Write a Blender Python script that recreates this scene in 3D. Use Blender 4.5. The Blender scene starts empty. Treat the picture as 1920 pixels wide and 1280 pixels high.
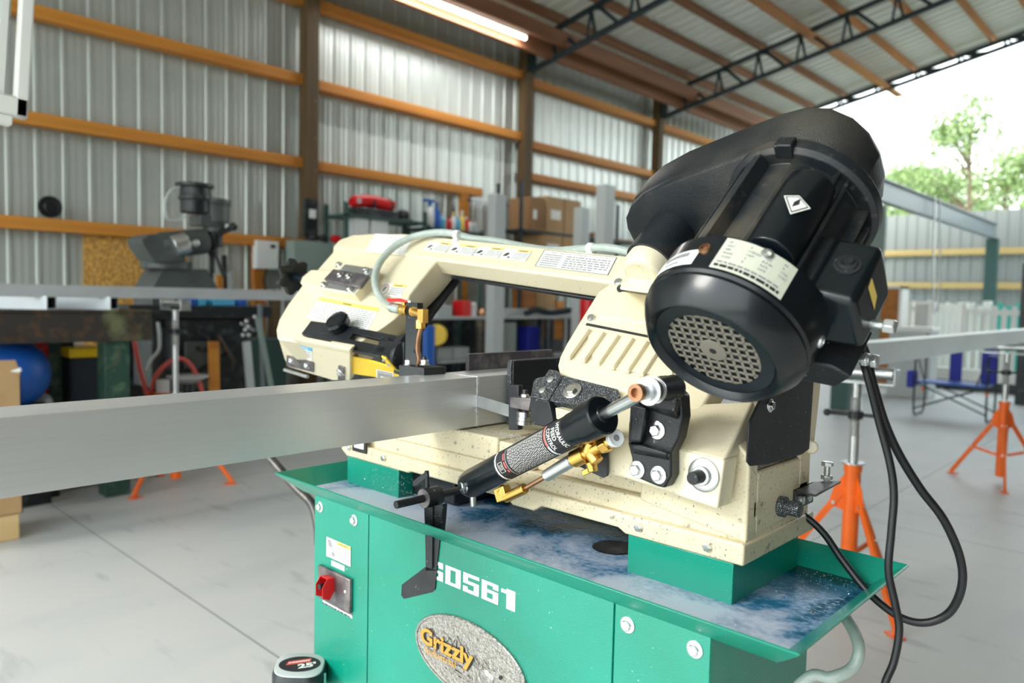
import bpy, bmesh, math, random
from mathutils import Vector, Matrix
V = Vector
random.seed(7)
SC = bpy.context.scene
COL = SC.collection
H = 1.4                      # eye height above the floor; points below are measured from eye level and lifted by H
F = -1.4                     # the floor
FPX = 1402.8275
M = Matrix(((0.7267, -0.0563, 0.6846), (0.6867, 0.0276, -0.7265), (0.0220, 0.9980, 0.0587)))
def _orth(m):
    x = V((m[0][0], m[1][0], m[2][0])).normalized()
    z = V((m[0][2], m[1][2], m[2][2])); z = (z - x*z.dot(x)).normalized()
    y = z.cross(x)
    return Matrix(((x.x, y.x, z.x), (x.y, y.y, z.y), (x.z, y.z, z.z)))
M = _orth(M)
def ray(px, py): return M @ V((px-960, 640-py, -FPX))
def pz(px, py, z): r = ray(px, py); return r*(z/r.z)
def py_(px, py, y): r = ray(px, py); return r*(y/r.y)
def px_(px, py, x): r = ray(px, py); return r*(x/r.x)
def pd(px, py, d): return ray(px, py)*(d/FPX)
# frame of the tilted saw arm
al = math.radians(6); s_, c_ = math.sin(al), math.cos(al); r2 = math.sqrt(.5)
AX = V((c_, 0, -s_)); AN = V((r2*s_, r2, r2*c_)); AT = V((r2*s_, -r2, r2*c_)); B0 = V((-1.1, 1.118, -.23))
def A(u, v, w): return B0 + AX*u + AN*v + AT*w
def am(px, py, axis, val):
    D = (AX, AN, AT)[axis]; r = ray(px, py); t = (B0.dot(D)+val)/r.dot(D); return r*t
def auv(p): q = p-B0; return (q.dot(AX), q.dot(AN), q.dot(AT))

# ---------------------------------------------------------------- materials
def mat(name, col, rough=.5, metal=0., n=None, bump=0., bscale=200., alpha=None, emit=0., spec=None, coat=0., trans=0., ior=None):
    m = bpy.data.materials.new(name); m.use_nodes = True
    nt = m.node_tree; b = nt.nodes['Principled BSDF']
    b.inputs['Base Color'].default_value = (*col, 1); b.inputs['Roughness'].default_value = rough
    b.inputs['Metallic'].default_value = metal
    if coat: b.inputs['Coat Weight'].default_value = coat; b.inputs['Coat Roughness'].default_value = .12
    if trans: b.inputs['Transmission Weight'].default_value = trans
    if ior: b.inputs['IOR'].default_value = ior
    if spec is not None: b.inputs['Specular IOR Level'].default_value = spec
    if alpha is not None: b.inputs['Alpha'].default_value = alpha
    if emit: b.inputs['Emission Color'].default_value = (*col, 1); b.inputs['Emission Strength'].default_value = emit
    tc = nt.nodes.new('ShaderNodeTexCoord')
    last = None
    # n: list of (scale, lo, hi, colour, amount, stretch) noise layers over the base colour
    for k in (n or []):
        sc, lo, hi, c2, amt = k[:5]; st = k[5] if len(k) > 5 else (1, 1, 1)
        mp = nt.nodes.new('ShaderNodeMapping'); mp.inputs['Scale'].default_value = st
        nt.links.new(tc.outputs['Object'], mp.inputs['Vector'])
        no = nt.nodes.new('ShaderNodeTexNoise'); no.inputs['Scale'].default_value = sc; no.inputs['Detail'].default_value = 5
        nt.links.new(mp.outputs[0], no.inputs['Vector'])
        mr = nt.nodes.new('ShaderNodeMapRange'); mr.inputs[1].default_value = lo; mr.inputs[2].default_value = hi; mr.inputs[4].default_value = amt
        nt.links.new(no.outputs[0], mr.inputs[0])
        mx = nt.nodes.new('ShaderNodeMix'); mx.data_type = 'RGBA'
        nt.links.new(mr.outputs[0], mx.inputs[0]); mx.inputs[7].default_value = (*c2, 1)
        if last: nt.links.new(last, mx.inputs[6])
        else: mx.inputs[6].default_value = (*col, 1)
        last = mx.outputs[2]
    if last: nt.links.new(last, b.inputs['Base Color'])
    if bump:
        no = nt.nodes.new('ShaderNodeTexNoise'); no.inputs['Scale'].default_value = bscale; no.inputs['Detail'].default_value = 3
        nt.links.new(tc.outputs['Object'], no.inputs['Vector'])
        bp = nt.nodes.new('ShaderNodeBump'); bp.inputs['Strength'].default_value = bump; bp.inputs['Distance'].default_value = .002
        nt.links.new(no.outputs[0], bp.inputs['Height']); nt.links.new(bp.outputs[0], b.inputs['Normal'])
    return m
MT = {}
def dm(k, *a, **kw): MT[k] = mat(k, *a, **kw)
dm('cream', (.76, .68, .49), .38, n=[(6, .5, .75, (.72, .63, .43), .35), (160, .66, .74, (.30, .22, .12), .6), (60, .68, .78, (.45, .36, .22), .5)], bump=.12, bscale=350, coat=.3)
dm('cream_dirty', (.70, .61, .42), .45, n=[(7, .48, .7, (.60, .50, .32), .5), (55, .64, .72, (.16, .15, .13), .7), (230, .63, .69, (.06, .07, .09), .85)], bump=.15, bscale=300, coat=.15)
dm('green', (.0015, .22, .145), .3, n=[(3, .4, .7, (.004, .32, .235), .5), (140, .72, .76, (.6, .75, .7), .8)], bump=.35, bscale=330, coat=.3)
dm('green_wet', (.002, .15, .105), .25, n=[(110, .66, .72, (.7, .82, .8), .9)], bump=.2, bscale=330, coat=.4)
dm('black', (.004, .006, .009), .42, n=[(5, .45, .7, (.05, .055, .06), .5), (150, .68, .74, (.5, .52, .52), .5)], bump=.3, bscale=260)
dm('black_gloss', (.003, .006, .009), .28, n=[(4, .52, .75, (.04, .035, .027), .5)], coat=.15, spec=.4)
dm('black_dusty', (.012, .016, .02), .4, n=[(9, .5, .68, (.13, .11, .08), .5), (90, .6, .75, (.2, .17, .13), .3)], bump=.1)
dm('guard_black', (.007, .011, .015), .42, n=[(4, .5, .72, (.12, .105, .08), .5)], bump=.5, bscale=380)
dm('chip_black', (.012, .014, .018), .4, n=[(800, .58, .64, (.75, .8, .82), .85)])
dm('steel', (.62, .64, .65), .25, 1., n=[(30, .4, .7, (.4, .4, .4), .4)])
dm('bolt', (.82, .83, .84), .2, 1.)
dm('zinc', (.66, .68, .68), .32, .9, n=[(12, .4, .7, (.45, .46, .45), .6)])
dm('dark_steel', (.06, .06, .06), .4, .6, n=[(20, .45, .7, (.2, .18, .15), .6)])
dm('plate', (.12, .11, .12), .4, .6, n=[(25, .45, .65, (.32, .28, .27), .7)])
dm('aluminium', (.80, .82, .83), .30, .62, n=[(3.2, .4, .7, (.64, .66, .68), .7, (1, .35, 1)), (220, .45, .7, (.68, .70, .72), .5, (1, .03, 1)), (25, .6, .75, (.76, .79, .80), .5, (1, .2, 1))])
dm('aluminium_flat', (.63, .66, .68), .5, .6, n=[(6, .4, .7, (.5, .53, .55), .5)])
dm('saw_kerf', (.92, .95, .97), .35, .6)
dm('brass', (.74, .45, .12), .3, 1.)
dm('copper', (.42, .22, .12), .35, .9, n=[(40, .4, .7, (.22, .13, .09), .7)])
dm('orange', (.95, .16, .012), .4, n=[(8, .45, .7, (.80, .12, .01), .5)])
dm('red', (.72, .01, .012), .3)
dm('yellow', (.93, .60, .02), .35, n=[(20, .55, .7, (.75, .45, .02), .4)])
dm('blue', (.01, .10, .45), .45)
dm('navy', (.01, .02, .32), .6)
dm('white', (.82, .84, .83), .45)
dm('paper', (.86, .86, .82), .5)
dm('ink', (.02, .02, .025), .6)
dm('ink_grey', (.28, .28, .30), .6)
dm('label_yellow', (.90, .68, .16), .5)
dm('label_blue', (.08, .42, .68), .5)
dm('label_red', (.75, .12, .10), .5)
dm('plate_cream', (.72, .74, .62), .35, .2)
dm('rubber', (.006, .007, .009), .45)
dm('hose', (.50, .58, .53), .3, trans=.25, n=[(60, .5, .7, (.7, .76, .72), .5)], bump=.2, bscale=120)
dm('clip', (.82, .85, .84), .35)
dm('gold', (.80, .42, .09), .28, .75)
dm('pewter', (.46, .44, .41), .36, .85, n=[(260, .45, .62, (.16, .15, .14), .6)], bump=.9, bscale=160)
dm('wood', (.48, .165, .022), .6, n=[(9, .4, .65, (.26, .10, .02), .7, (1, .06, 1))])
dm('wood_bright', (.66, .27, .035), .6, n=[(9, .4, .65, (.40, .13, .015), .7, (1, .06, 1))])
dm('wood_red', (.30, .13, .06), .65, n=[(9, .4, .65, (.18, .07, .03), .7, (1, .06, 1))])
dm('post_wood', (.13, .08, .03), .7, n=[(8, .4, .65, (.06, .035, .015), .8, (1, 1, .08))])
dm('fence_wood', (.55, .40, .16), .65, n=[(9, .4, .65, (.42, .29, .1), .6, (.06, 1, 1))])
dm('osb', (.72, .38, .07), .7, n=[(28, .42, .56, (.34, .16, .035), .85, (1, 1.3, .8)), (60, .55, .6, (.75, .52, .2), .8)])
dm('fence_sheet', (.28, .30, .285), .6, .1)
dm('dark_wall', (.10, .075, .05), .8)
dm('sheet', (.60, .645, .61), .36, .4, n=[(1.5, .4, .7, (.50, .55, .51), .5)])
dm('roof', (.80, .81, .74), .5, .1, n=[(1.2, .4, .7, (.72, .73, .66), .5)])
dm('concrete_block', (.5, .5, .5), .8)
dm('truss', (.015, .03, .04), .5)
dm('green_paint', (.02, .07, .05), .5, n=[(10, .5, .68, (.12, .20, .12), .7), (30, .6, .7, (.2, .11, .05), .6)])
dm('rust', (.035, .028, .024), .5, n=[(2.2, .56, .66, (.24, .27, .12), .75), (16, .5, .75, (.15, .07, .03), .6)])
dm('dust_grey', (.17, .155, .125), .6)
dm('machine_grey', (.09, .105, .10), .45, n=[(8, .45, .65, (.07, .08, .08), .8)])
dm('machine_dark', (.012, .017, .02), .4, n=[(12, .5, .7, (.09, .1, .1), .6)])
dm('pale_grey', (.52, .56, .56), .45)
dm('elec_grey', (.26, .33, .30), .5)
dm('cardboard', (.52, .33, .16), .75, n=[(5, .4, .7, (.44, .27, .12), .6)])
dm('cardboard_dark', (.33, .18, .08), .75)
dm('pine', (.72, .50, .24), .65, n=[(12, .4, .65, (.60, .38, .15), .6, (1, .1, 1))])
dm('vinyl', (.90, .90, .85), .4)
dm('teal', (.05, .50, .42), .45)
dm('green_dark_teal', (.01, .22, .17), .5)
dm('beam_grey', (.20, .24, .25), .45, .3)
dm('beam_green', (.035, .09, .08), .5)
dm('bark', (.20, .15, .10), .8)
dm('leaf', (.24, .34, .12), .6, n=[(1.2, .4, .65, (.12, .20, .07), .8), (6, .5, .7, (.36, .44, .19), .6)])
dm('grass', (.10, .17, .05), .9, n=[(2, .4, .7, (.2, .2, .08), .7)])
dm('cloth_dark', (.02, .03, .04), .8)
dm('lamp', (1., .97, .88), .4, emit=9.)
dm('clear', (.8, .86, .86), .3, trans=.5)
# concrete floor with saw-cut joints
def floor_mat():
    m = mat('concrete', (.60, .61, .60), .45, n=[(.7, .4, .7, (.52, .54, .54), .7), (3, .5, .75, (.46, .49, .50), .5, (1, .3, 1)), (9, .60, .72, (.30, .33, .35), .45, (.3, 1, 1)), (60, .7, .78, (.33, .34, .35), .5)], bump=.1, bscale=60)
    nt = m.node_tree; b = nt.nodes['Principled BSDF']; src = b.inputs['Base Color'].links[0].from_socket
    tc = nt.nodes.new('ShaderNodeTexCoord'); sx = nt.nodes.new('ShaderNodeSeparateXYZ'); nt.links.new(tc.outputs['Object'], sx.inputs[0])
    prev = None
    for ax, off, per in ((1, JY, 3.66), (0, JX, 3.66)):
        a = nt.nodes.new('ShaderNodeMath'); a.operation = 'SUBTRACT'; nt.links.new(sx.outputs[ax], a.inputs[0]); a.inputs[1].default_value = off-per/2
        w = nt.nodes.new('ShaderNodeMath'); w.operation = 'FLOORED_MODULO'; nt.links.new(a.outputs[0], w.inputs[0]); w.inputs[1].default_value = per
        d = nt.nodes.new('ShaderNodeMath'); d.operation = 'SUBTRACT'; nt.links.new(w.outputs[0], d.inputs[0]); d.inputs[1].default_value = per/2
        e = nt.nodes.new('ShaderNodeMath'); e.operation = 'ABSOLUTE'; nt.links.new(d.outputs[0], e.inputs[0])
        l = nt.nodes.new('ShaderNodeMath'); l.operation = 'LESS_THAN'; nt.links.new(e.outputs[0], l.inputs[0]); l.inputs[1].default_value = .004
        if prev:
            mxn = nt.nodes.new('ShaderNodeMath'); mxn.operation = 'MAXIMUM'; nt.links.new(prev, mxn.inputs[0]); nt.links.new(l.outputs[0], mxn.inputs[1]); prev = mxn.outputs[0]
        else: prev = l.outputs[0]
    mx = nt.nodes.new('ShaderNodeMix'); mx.data_type = 'RGBA'; nt.links.new(prev, mx.inputs[0]); nt.links.new(src, mx.inputs[6]); mx.inputs[7].default_value = (.23, .25, .25, 1)
    nt.links.new(mx.outputs[2], b.inputs['Base Color'])
    return m
JY = pz(207, 1020, F).y; JX = -9.0
MT['concrete'] = floor_mat()
# coolant: clear blue-green pools with milky foam
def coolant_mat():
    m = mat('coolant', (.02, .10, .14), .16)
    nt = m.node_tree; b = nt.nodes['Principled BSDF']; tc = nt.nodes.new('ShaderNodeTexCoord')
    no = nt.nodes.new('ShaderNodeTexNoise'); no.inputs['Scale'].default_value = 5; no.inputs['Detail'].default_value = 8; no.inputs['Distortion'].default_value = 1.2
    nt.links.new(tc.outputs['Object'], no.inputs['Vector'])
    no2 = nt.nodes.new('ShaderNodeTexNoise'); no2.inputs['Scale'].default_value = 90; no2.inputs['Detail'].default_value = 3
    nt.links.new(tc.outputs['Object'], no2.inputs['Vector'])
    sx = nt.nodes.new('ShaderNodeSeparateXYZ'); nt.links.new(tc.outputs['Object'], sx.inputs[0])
    g = nt.nodes.new('ShaderNodeMapRange'); nt.links.new(sx.outputs[1], g.inputs[0])   # milkier towards the front of the tray, darker towards the back
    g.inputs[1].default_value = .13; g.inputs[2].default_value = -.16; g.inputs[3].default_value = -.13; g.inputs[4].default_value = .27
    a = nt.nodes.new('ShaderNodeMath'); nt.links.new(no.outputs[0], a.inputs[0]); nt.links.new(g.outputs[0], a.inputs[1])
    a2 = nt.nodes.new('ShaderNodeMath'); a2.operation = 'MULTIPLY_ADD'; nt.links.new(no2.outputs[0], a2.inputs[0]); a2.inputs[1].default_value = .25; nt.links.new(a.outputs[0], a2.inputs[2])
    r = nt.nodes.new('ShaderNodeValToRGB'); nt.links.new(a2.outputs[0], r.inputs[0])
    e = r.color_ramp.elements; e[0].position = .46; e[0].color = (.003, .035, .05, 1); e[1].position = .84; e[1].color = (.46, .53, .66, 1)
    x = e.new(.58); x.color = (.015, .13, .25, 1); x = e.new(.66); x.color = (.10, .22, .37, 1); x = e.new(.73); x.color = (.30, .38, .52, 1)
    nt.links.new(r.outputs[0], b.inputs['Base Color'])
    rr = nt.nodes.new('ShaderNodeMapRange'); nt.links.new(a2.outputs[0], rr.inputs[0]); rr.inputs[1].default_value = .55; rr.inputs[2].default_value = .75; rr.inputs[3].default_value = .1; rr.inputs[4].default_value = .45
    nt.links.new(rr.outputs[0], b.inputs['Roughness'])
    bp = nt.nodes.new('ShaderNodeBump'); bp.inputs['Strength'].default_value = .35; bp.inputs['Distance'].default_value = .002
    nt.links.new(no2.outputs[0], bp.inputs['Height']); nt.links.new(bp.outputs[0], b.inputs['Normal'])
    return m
MT['coolant'] = coolant_mat()

# ---------------------------------------------------------------- mesh builder
def frame(ax):
    ax = ax.normalized(); t = V((0, 0, 1)) if abs(ax.z) < .9 else V((1, 0, 0))
    a = ax.cross(t).normalized(); b = ax.cross(a).normalized(); return a, b
def smooth_path(pts, k=6):
    if len(pts) < 3: return [V(p) for p in pts]
    P = [V(p) for p in pts]; P = [P[0]*2-P[1]]+P+[P[-1]*2-P[-2]]; out = []
    for i in range(1, len(P)-2):
        for j in range(k):
            t = j/k; a, b, c, d = P[i-1], P[i], P[i+1], P[i+2]
            out.append(.5*((2*b)+(c-a)*t+(2*a-5*b+4*c-d)*t*t+(3*b-a-3*c+d)*t**3))
    out.append(P[-2]); return out
_txt = {}
def text_mesh(s, bold=0.):
    if (s, bold) in _txt: return _txt[(s, bold)]
    cu = bpy.data.curves.new('t', 'FONT'); cu.body = s; cu.size = 1; cu.offset = bold; cu.resolution_u = 3
    o = bpy.data.objects.new('t', cu); COL.objects.link(o); bpy.context.view_layer.update()
    me = bpy.data.meshes.new_from_object(o)
    vs = [tuple(v.co) for v in me.vertices]; fs = [tuple(p.vertices) for p in me.polygons]
    bpy.data.objects.remove(o); bpy.data.curves.remove(cu); bpy.data.meshes.remove(me)
    w = max([v[0] for v in vs] or [1]); _txt[(s, bold)] = (vs, fs, w); return _txt[(s, bold)]
class MB:
    def __init__(s, m='cream'): s.bm = bmesh.new(); s.mats = []; s.mi = 0; s.m(m)
    def m(s, k):
        if k not in s.mats: s.mats.append(k)
        s.mi = s.mats.index(k); return s
    def face(s, vs):
        try: f = s.bm.faces.new(vs); f.material_index = s.mi; return f
        except ValueError: return None
    def poly(s, pts): s.face([s.bm.verts.new(p) for p in pts]); return s
    def loft(s, rings, cap=True, closed=True):
        R = [[s.bm.verts.new(p) for p in r] for r in rings]; n = len(R[0])
        for a, b in zip(R, R[1:]):
            for i in range(n if closed else n-1): s.face([a[i], a[(i+1) % n], b[(i+1) % n], b[i]])
        if cap: s.face(R[0][::-1]); s.face(R[-1])
        return s
    def prism(s, pts, ext):
        pts = [V(p) for p in pts]
        return s.loft([pts, [p+ext for p in pts]])
    def obox(s, o, a, b, c): o = V(o); return s.loft([[o, o+a, o+a+b, o+b], [o+c, o+a+c, o+a+b+c, o+b+c]])
    def box(s, x0, x1, y0, y1, z0, z1): return s.obox((x0, y0, z0), V((x1-x0, 0, 0)), V((0, y1-y0, 0)), V((0, 0, z1-z0)))
    def abox(s, u0, u1, v0, v1, w0, w1): return s.obox(A(u0, v0, w0), AX*(u1-u0), AN*(v1-v0), AT*(w1-w0))
    def cyl(s, p0, p1, r0, r1=None, n=20):
        p0, p1 = V(p0), V(p1); r1 = r0 if r1 is None else r1; a, b = frame(p1-p0)
        ring = lambda p, r: [p+(a*math.cos(2*math.pi*i/n)+b*math.sin(2*math.pi*i/n))*r for i in range(n)]
        return s.loft([ring(p0, r0), ring(p1, r1)])
    def lathe(s, o, ax, prof, n=32, cap=True):
        o = V(o); ax = ax.normalized(); a, b = frame(ax)
        return s.loft([[o+ax*t+(a*math.cos(2*math.pi*i/n)+b*math.sin(2*math.pi*i/n))*max(r, 1e-4) for i in range(n)] for t, r in prof], cap)
    def tube(s, pts, r, n=10, k=6, smooth=True, flat=1.):
        P = smooth_path(pts, k) if smooth else [V(p) for p in pts]
        rings = []; a = None
        for i, p in enumerate(P):
            d = (P[min(i+1, len(P)-1)]-P[max(i-1, 0)]).normalized()
            if a is None: a, _ = frame(d)
            a = (a-d*a.dot(d)).normalized(); b = d.cross(a)
            rr = r(i/(len(P)-1)) if callable(r) else r
            rings.append([p+(a*math.cos(2*math.pi*j/n)+b*math.sin(2*math.pi*j/n)*flat)*rr for j in range(n)])
        return s.loft(rings)
    def bar(s, p0, p1, w, h, up=V((0, 0, 1))):
        p0, p1 = V(p0), V(p1); d = (p1-p0); x = d.normalized(); y = up.cross(x)
        y = (y if y.length > 1e-3 else V((0, 1, 0))).normalized(); z = x.cross(y)
        return s.obox(p0-y*w/2-z*h/2, d, y*w, z*h)
    def sphere(s, c, r, n=20, sq=(1, 1, 1)):
        c = V(c); k = n//2
        return s.loft([[c+V((math.cos(2*math.pi*i/n)*math.sin(math.pi*j/k)*r*sq[0], math.sin(2*math.pi*i/n)*math.sin(math.pi*j/k)*r*sq[1], math.cos(math.pi*j/k)*r*sq[2])) for i in range(n)] for j in [x+(.02 if x == 0 else -.02 if x == k else 0) for x in range(k+1)]])
    def hexb(s, p, ax, r, h=None, washer=True, off=0.):
        p = V(p); ax = ax.normalized(); h = h or r*.8; a, b = frame(ax)
        if washer: s.lathe(p, ax, [(0, r*1.55), (r*.18, r*1.55), (r*.25, r*1.4)], 24); p = p+ax*r*.22
        ring = lambda q, rr: [q+(a*math.cos(math.pi*i/3+off)+b*math.sin(math.pi*i/3+off))*rr for i in range(6)]
        return s.loft([ring(p, r), ring(p+ax*h*.82, r), ring(p+ax*h, r*.85)])
    def text(s, txt, mp, x, y, h, w=None, bold=0., off=.0006, sx=1.):
        vs, fs, tw = text_mesh(txt, bold); k = h/.7; kx = (w/tw if w else k*sx)
        B = [s.bm.verts.new(mp(x+v[0]*kx, y+v[1]*k, off)) for v in vs]
        for f in fs: s.face([B[i] for i in f])
        return s
    def rect(s, mp, x0, y0, x1, y1, off, nx=1):
        for i in range(nx):
            a = x0+(x1-x0)*i/nx; b = x0+(x1-x0)*(i+1)/nx
            s.poly([mp(a, y0, off), mp(b, y0, off), mp(b, y1, off), mp(a, y1, off)])
        return s
    def lines(s, mp, x0, y0, x1, y1, n, off=.0007, fill=.45, seed=1):
        r = random.Random(seed)
        for i in range(n):
            yy = y1-(y1-y0)*(i+.5)/n; h = (y1-y0)/n*fill/2; x = x0
            end = x1-(x1-x0)*r.choice((0, .05, .3)) if i == n-1 else x1
            while x < end:
                w = (x1-x0)*r.uniform(.04, .13); s.rect(mp, x, yy-h, min(x+w, end), yy+h, off); x += w+(x1-x0)*.02
        return s
    def done(s, name, parent=None, bevel=0., seg=2, ang=35, loc=None, recalc=True, weld=False):
        bm = s.bm
        if recalc: bmesh.ops.recalc_face_normals(bm, faces=bm.faces)
        root = V(parent['_o']) if parent is not None else (V(loc) if loc is not None else V((0, 0, 0)))
        o3 = root
        for v in bm.verts: v.co = v.co+V((0, 0, H))-o3
        me = bpy.data.meshes.new(name); bm.to_mesh(me); bm.free()
        for k in s.mats: me.materials.append(MT[k])
        for p in me.polygons: p.use_smooth = True
        try: me.set_sharp_from_angle(angle=math.radians(ang))
        except Exception: pass
        o = bpy.data.objects.new(name, me); COL.objects.link(o)
        if parent is not None: o.parent = parent
        else: o.location = o3
        o['_o'] = tuple(o3)
        if bevel:
            md = o.modifiers.new('b', 'BEVEL'); md.width = bevel; md.segments = seg; md.limit_method = 'ANGLE'; md.angle_limit = math.radians(40); md.harden_normals = False
        return o
def tag(o, label=None, cat=None, group=None, kind=None):
    if label: o['label'] = label
    if cat: o['category'] = cat
    if group: o['group'] = group
    if kind: o['kind'] = kind
    return o
def thing(name, p, label, cat, group=None, kind=None):
    """empty at a rel-space point"""
    o = bpy.data.objects.new(name, None); COL.objects.link(o); o.empty_display_size = .05
    q = V(p)+V((0, 0, H)); o.location = q; o['_o'] = tuple(q)
    return tag(o, label, cat, group, kind)
def copy_tree(o, loc, label=None, rz=None, group=None):
    kids = {}
    for x in bpy.data.objects: kids.setdefault(x.parent, []).append(x)
    def cp(x, par):
        c = x.copy(); COL.objects.link(c); c.parent = par
        for k in kids.get(x, []): cp(k, c)
        return c
    r = cp(o, None); r.location = V(loc)+V((0, 0, H))
    if rz is not None: r.rotation_euler[2] = rz
    if label: r['label'] = label
    if group: r['group'] = group
    return r
def plane_map(O, U, W):
    """map (s,t in 0..1, offset) onto the parallelogram O, U, W"""
    n = U.cross(W).normalized(); return lambda s, t, off=0: O+U*s+W*t+n*off
# ================================================================= THE SAW
CX0, CX1, CY0, CY1, CZ = -1.514, -.494, .945, 1.30, -.47
saw = thing('band_saw', (-1.0, 1.12, F), 'cream and green metal-cutting band saw with black motor, sawing the big aluminium bar', 'band saw')
# cabinet
b = MB('green'); b.box(CX0, CX1, CY0+.004, CY1, -.899, CZ)
for a, c in ((CX0, -1.3035), (-1.3005, -.6605), (-.6575, CX1)): b.box(a, c, CY0, CY0+.0035, -.897, CZ)
cab = b.done('cabinet', saw, .0015)
b = MB('green'); b.box(CX0+.02, CX1-.02, CY0+.02, CY1-.02, F, -.90); b.done('cabinet_plinth', saw, .01)
b = MB('green_wet')   # oil-dark smears low on the left panel
cf = lambda px, py, d=0: py_(px, py, CY0-d)
for (px, py), r in {(600, 950): .0085, (664, 975): .0085, (1177, 1171): .0085, (1303, 1217): .0085}.items():
    q = MB('bolt'); q.hexb(cf(px, py), V((0, -1, 0)), r, .006, off=.3); tag(q.done('hex_bolt', cab, .0004), 'bright flanged hex bolt')
def cab_label(name, tl, tr, br, bl, fn, lab=None, d=.0006, par=None):
    TL, TR, BR, BL = [cf(*p, d) for p in (tl, tr, br, bl)]
    x0 = (TL.x+BL.x)/2; x1 = (TR.x+BR.x)/2; z0 = (BL.z+BR.z)/2; z1 = (TL.z+TR.z)/2
    mp = plane_map(V((x0, CY0-d, z0)), V((x1-x0, 0, 0)), V((0, 0, z1-z0)))
    q = MB('paper'); q.rect(mp, 0, 0, 1, 1, 0); fn(q, mp); return tag(q.done(name, par or cab, recalc=False), lab)
def _f(q, mp):
    q.m('label_yellow').rect(mp, .45, .80, .98, .97, .0003); q.m('ink').text('WARNING!', mp, .50, .84, .09, w=.42, bold=.01)
    q.m('ink_grey').lines(mp, .46, .08, .97, .76, 6, seed=3)
    q.m('ink_grey').poly([mp(*p, .0005) for p in ((.06, .86), (.12, .92), (.2, .9), (.26, .62), (.2, .52), (.1, .6))])
    q.poly([mp(*p, .0005) for p in ((.22, .3), (.3, .38), (.38, .3), (.36, .14), (.24, .14))]); q.m('ink').poly([mp(*p, .0005) for p in ((.1, .2), (.11, .2), (.44, .75), (.43, .75))])
    for a in ((0, 0, 1, .012), (0, .988, 1, 1), (0, 0, .01, 1), (.99, 0, 1, 1), (.44, 0, .447, 1)): q.rect(mp, *a, .0004)
cab_label('warning_label', (612, 1005), (659, 1025), (657, 1062), (611, 1042), _f, 'small white label with a yellow WARNING strip')
cab_label('coolant_label', (621.5, 1050), (646, 1061), (645.5, 1070.5), (621, 1059.5), lambda q, mp: q.m('ink_grey').text('COOLANT', mp, .06, .22, .55, w=.88), 'white label reading COOLANT')
def _f(q, mp):
    q.m('plate').rect(mp, 0, .55, 1, 1, .0002); q.m('paper').text('Electricity', mp, .05, .70, .2, w=.5); q.m('ink').lines(mp, 0, .02, 1, .28, 2, fill=1.0)
cab_label('rating_label', (605, 1124), (660.5, 1147), (660, 1158), (604.5, 1131), _f)
# coolant switch
sx0, sx1 = cf(602, 1060).x, cf(662, 1083).x; sz0, sz1 = cf(603, 1118).z, cf(603, 1057).z
q = MB('plate'); q.box(sx0, sx1, CY0-.009, CY0, sz0, sz1); sw = q.done('coolant_switch', saw, .002)
for px, py in ((603.5, 1084), (653.5, 1107)):
    q = MB('zinc'); q.sphere(V((cf(px, py).x+(.004 if px < 620 else 0), CY0-.009, cf(px, py).z)), .0045, 12, (1, .6, 1)); q.done('screw', sw)
q = MB('red'); xg = cf(622, 1090).x; zg = cf(622, 1090).z
for dx in (-.004, .024):
    q.prism([V((xg+dx, CY0-.009, zg+.018)), V((xg+dx, CY0-.028, zg+.020)), V((xg+dx, CY0-.040, zg+.004)), V((xg+dx, CY0-.040, zg-.022)), V((xg+dx, CY0-.022, zg-.030)), V((xg+dx, CY0-.009, zg-.012))], V((.0016, 0, 0)))
q.prism([V((xg-.004, CY0-.009, zg+.018)), V((xg-.004, CY0-.028, zg+.020)), V((xg-.004, CY0-.028, zg+.0185)), V((xg-.004, CY0-.009, zg+.0165))], V((.028, 0, 0)))
tag(q.done('switch_guard', sw, .0005), 'red flip-up guard')
q = MB('rubber'); q.cyl(V((xg+.011, CY0-.008, zg)), V((xg+.011, CY0-.014, zg)), .0075); q.cyl(V((xg+.011, CY0-.013, zg)), V((xg+.011, CY0-.040, zg+.002)), .0055, .0062, 12); q.done('toggle', sw)
# model number
xa, xb = cf(824, 1100).x, cf(977, 1150).x; za = cf(852, 1110).z; q = MB('white')
zt = cf(905, 1098).z; zb = cf(975, 1151).z
mp = plane_map(V((xa, CY0-.001, zb)), V((1, 0, 0)), V((0, 0, 1)))
GL = {'G': ((0, 0, .3, 1), (0, .82, 1, 1), (0, 0, 1, .18), (.7, 0, 1, .52), (.5, .38, 1, .52), (.7, .68, 1, 1)), '0': ((0, 0, .32, 1), (.68, 0, 1, 1), (0, .84, 1, 1), (0, 0, 1, .16)), '5': ((0, .82, 1, 1), (0, .45, .3, 1), (0, .45, 1, .62), (.68, 0, 1, .62), (0, 0, 1, .17), (0, 0, .3, .3)), '6': ((0, 0, .32, 1), (0, .83, 1, 1), (0, 0, 1, .16), (0, .44, 1, .6), (.68, 0, 1, .6), (.68, .7, 1, 1)), '1': ((.3, 0, .8, 1), (.0, .74, .5, .92))}
x0_ = cf(803, 1093).x; wd = (xb-x0_)
for i_, ch_ in enumerate('G0561'):
    gx = x0_+wd*i_/5+.001; ww_ = wd/5*.86; hh_ = .036
    for j_, a_ in enumerate(GL[ch_]): q.box(gx+a_[0]*ww_, gx+a_[2]*ww_, CY0-.0004-.00006*j_, CY0+.0001, zb+a_[1]*hh_, zb+a_[3]*hh_)
tag(q.done('model_number', cab), 'white painted number G0561')
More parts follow.
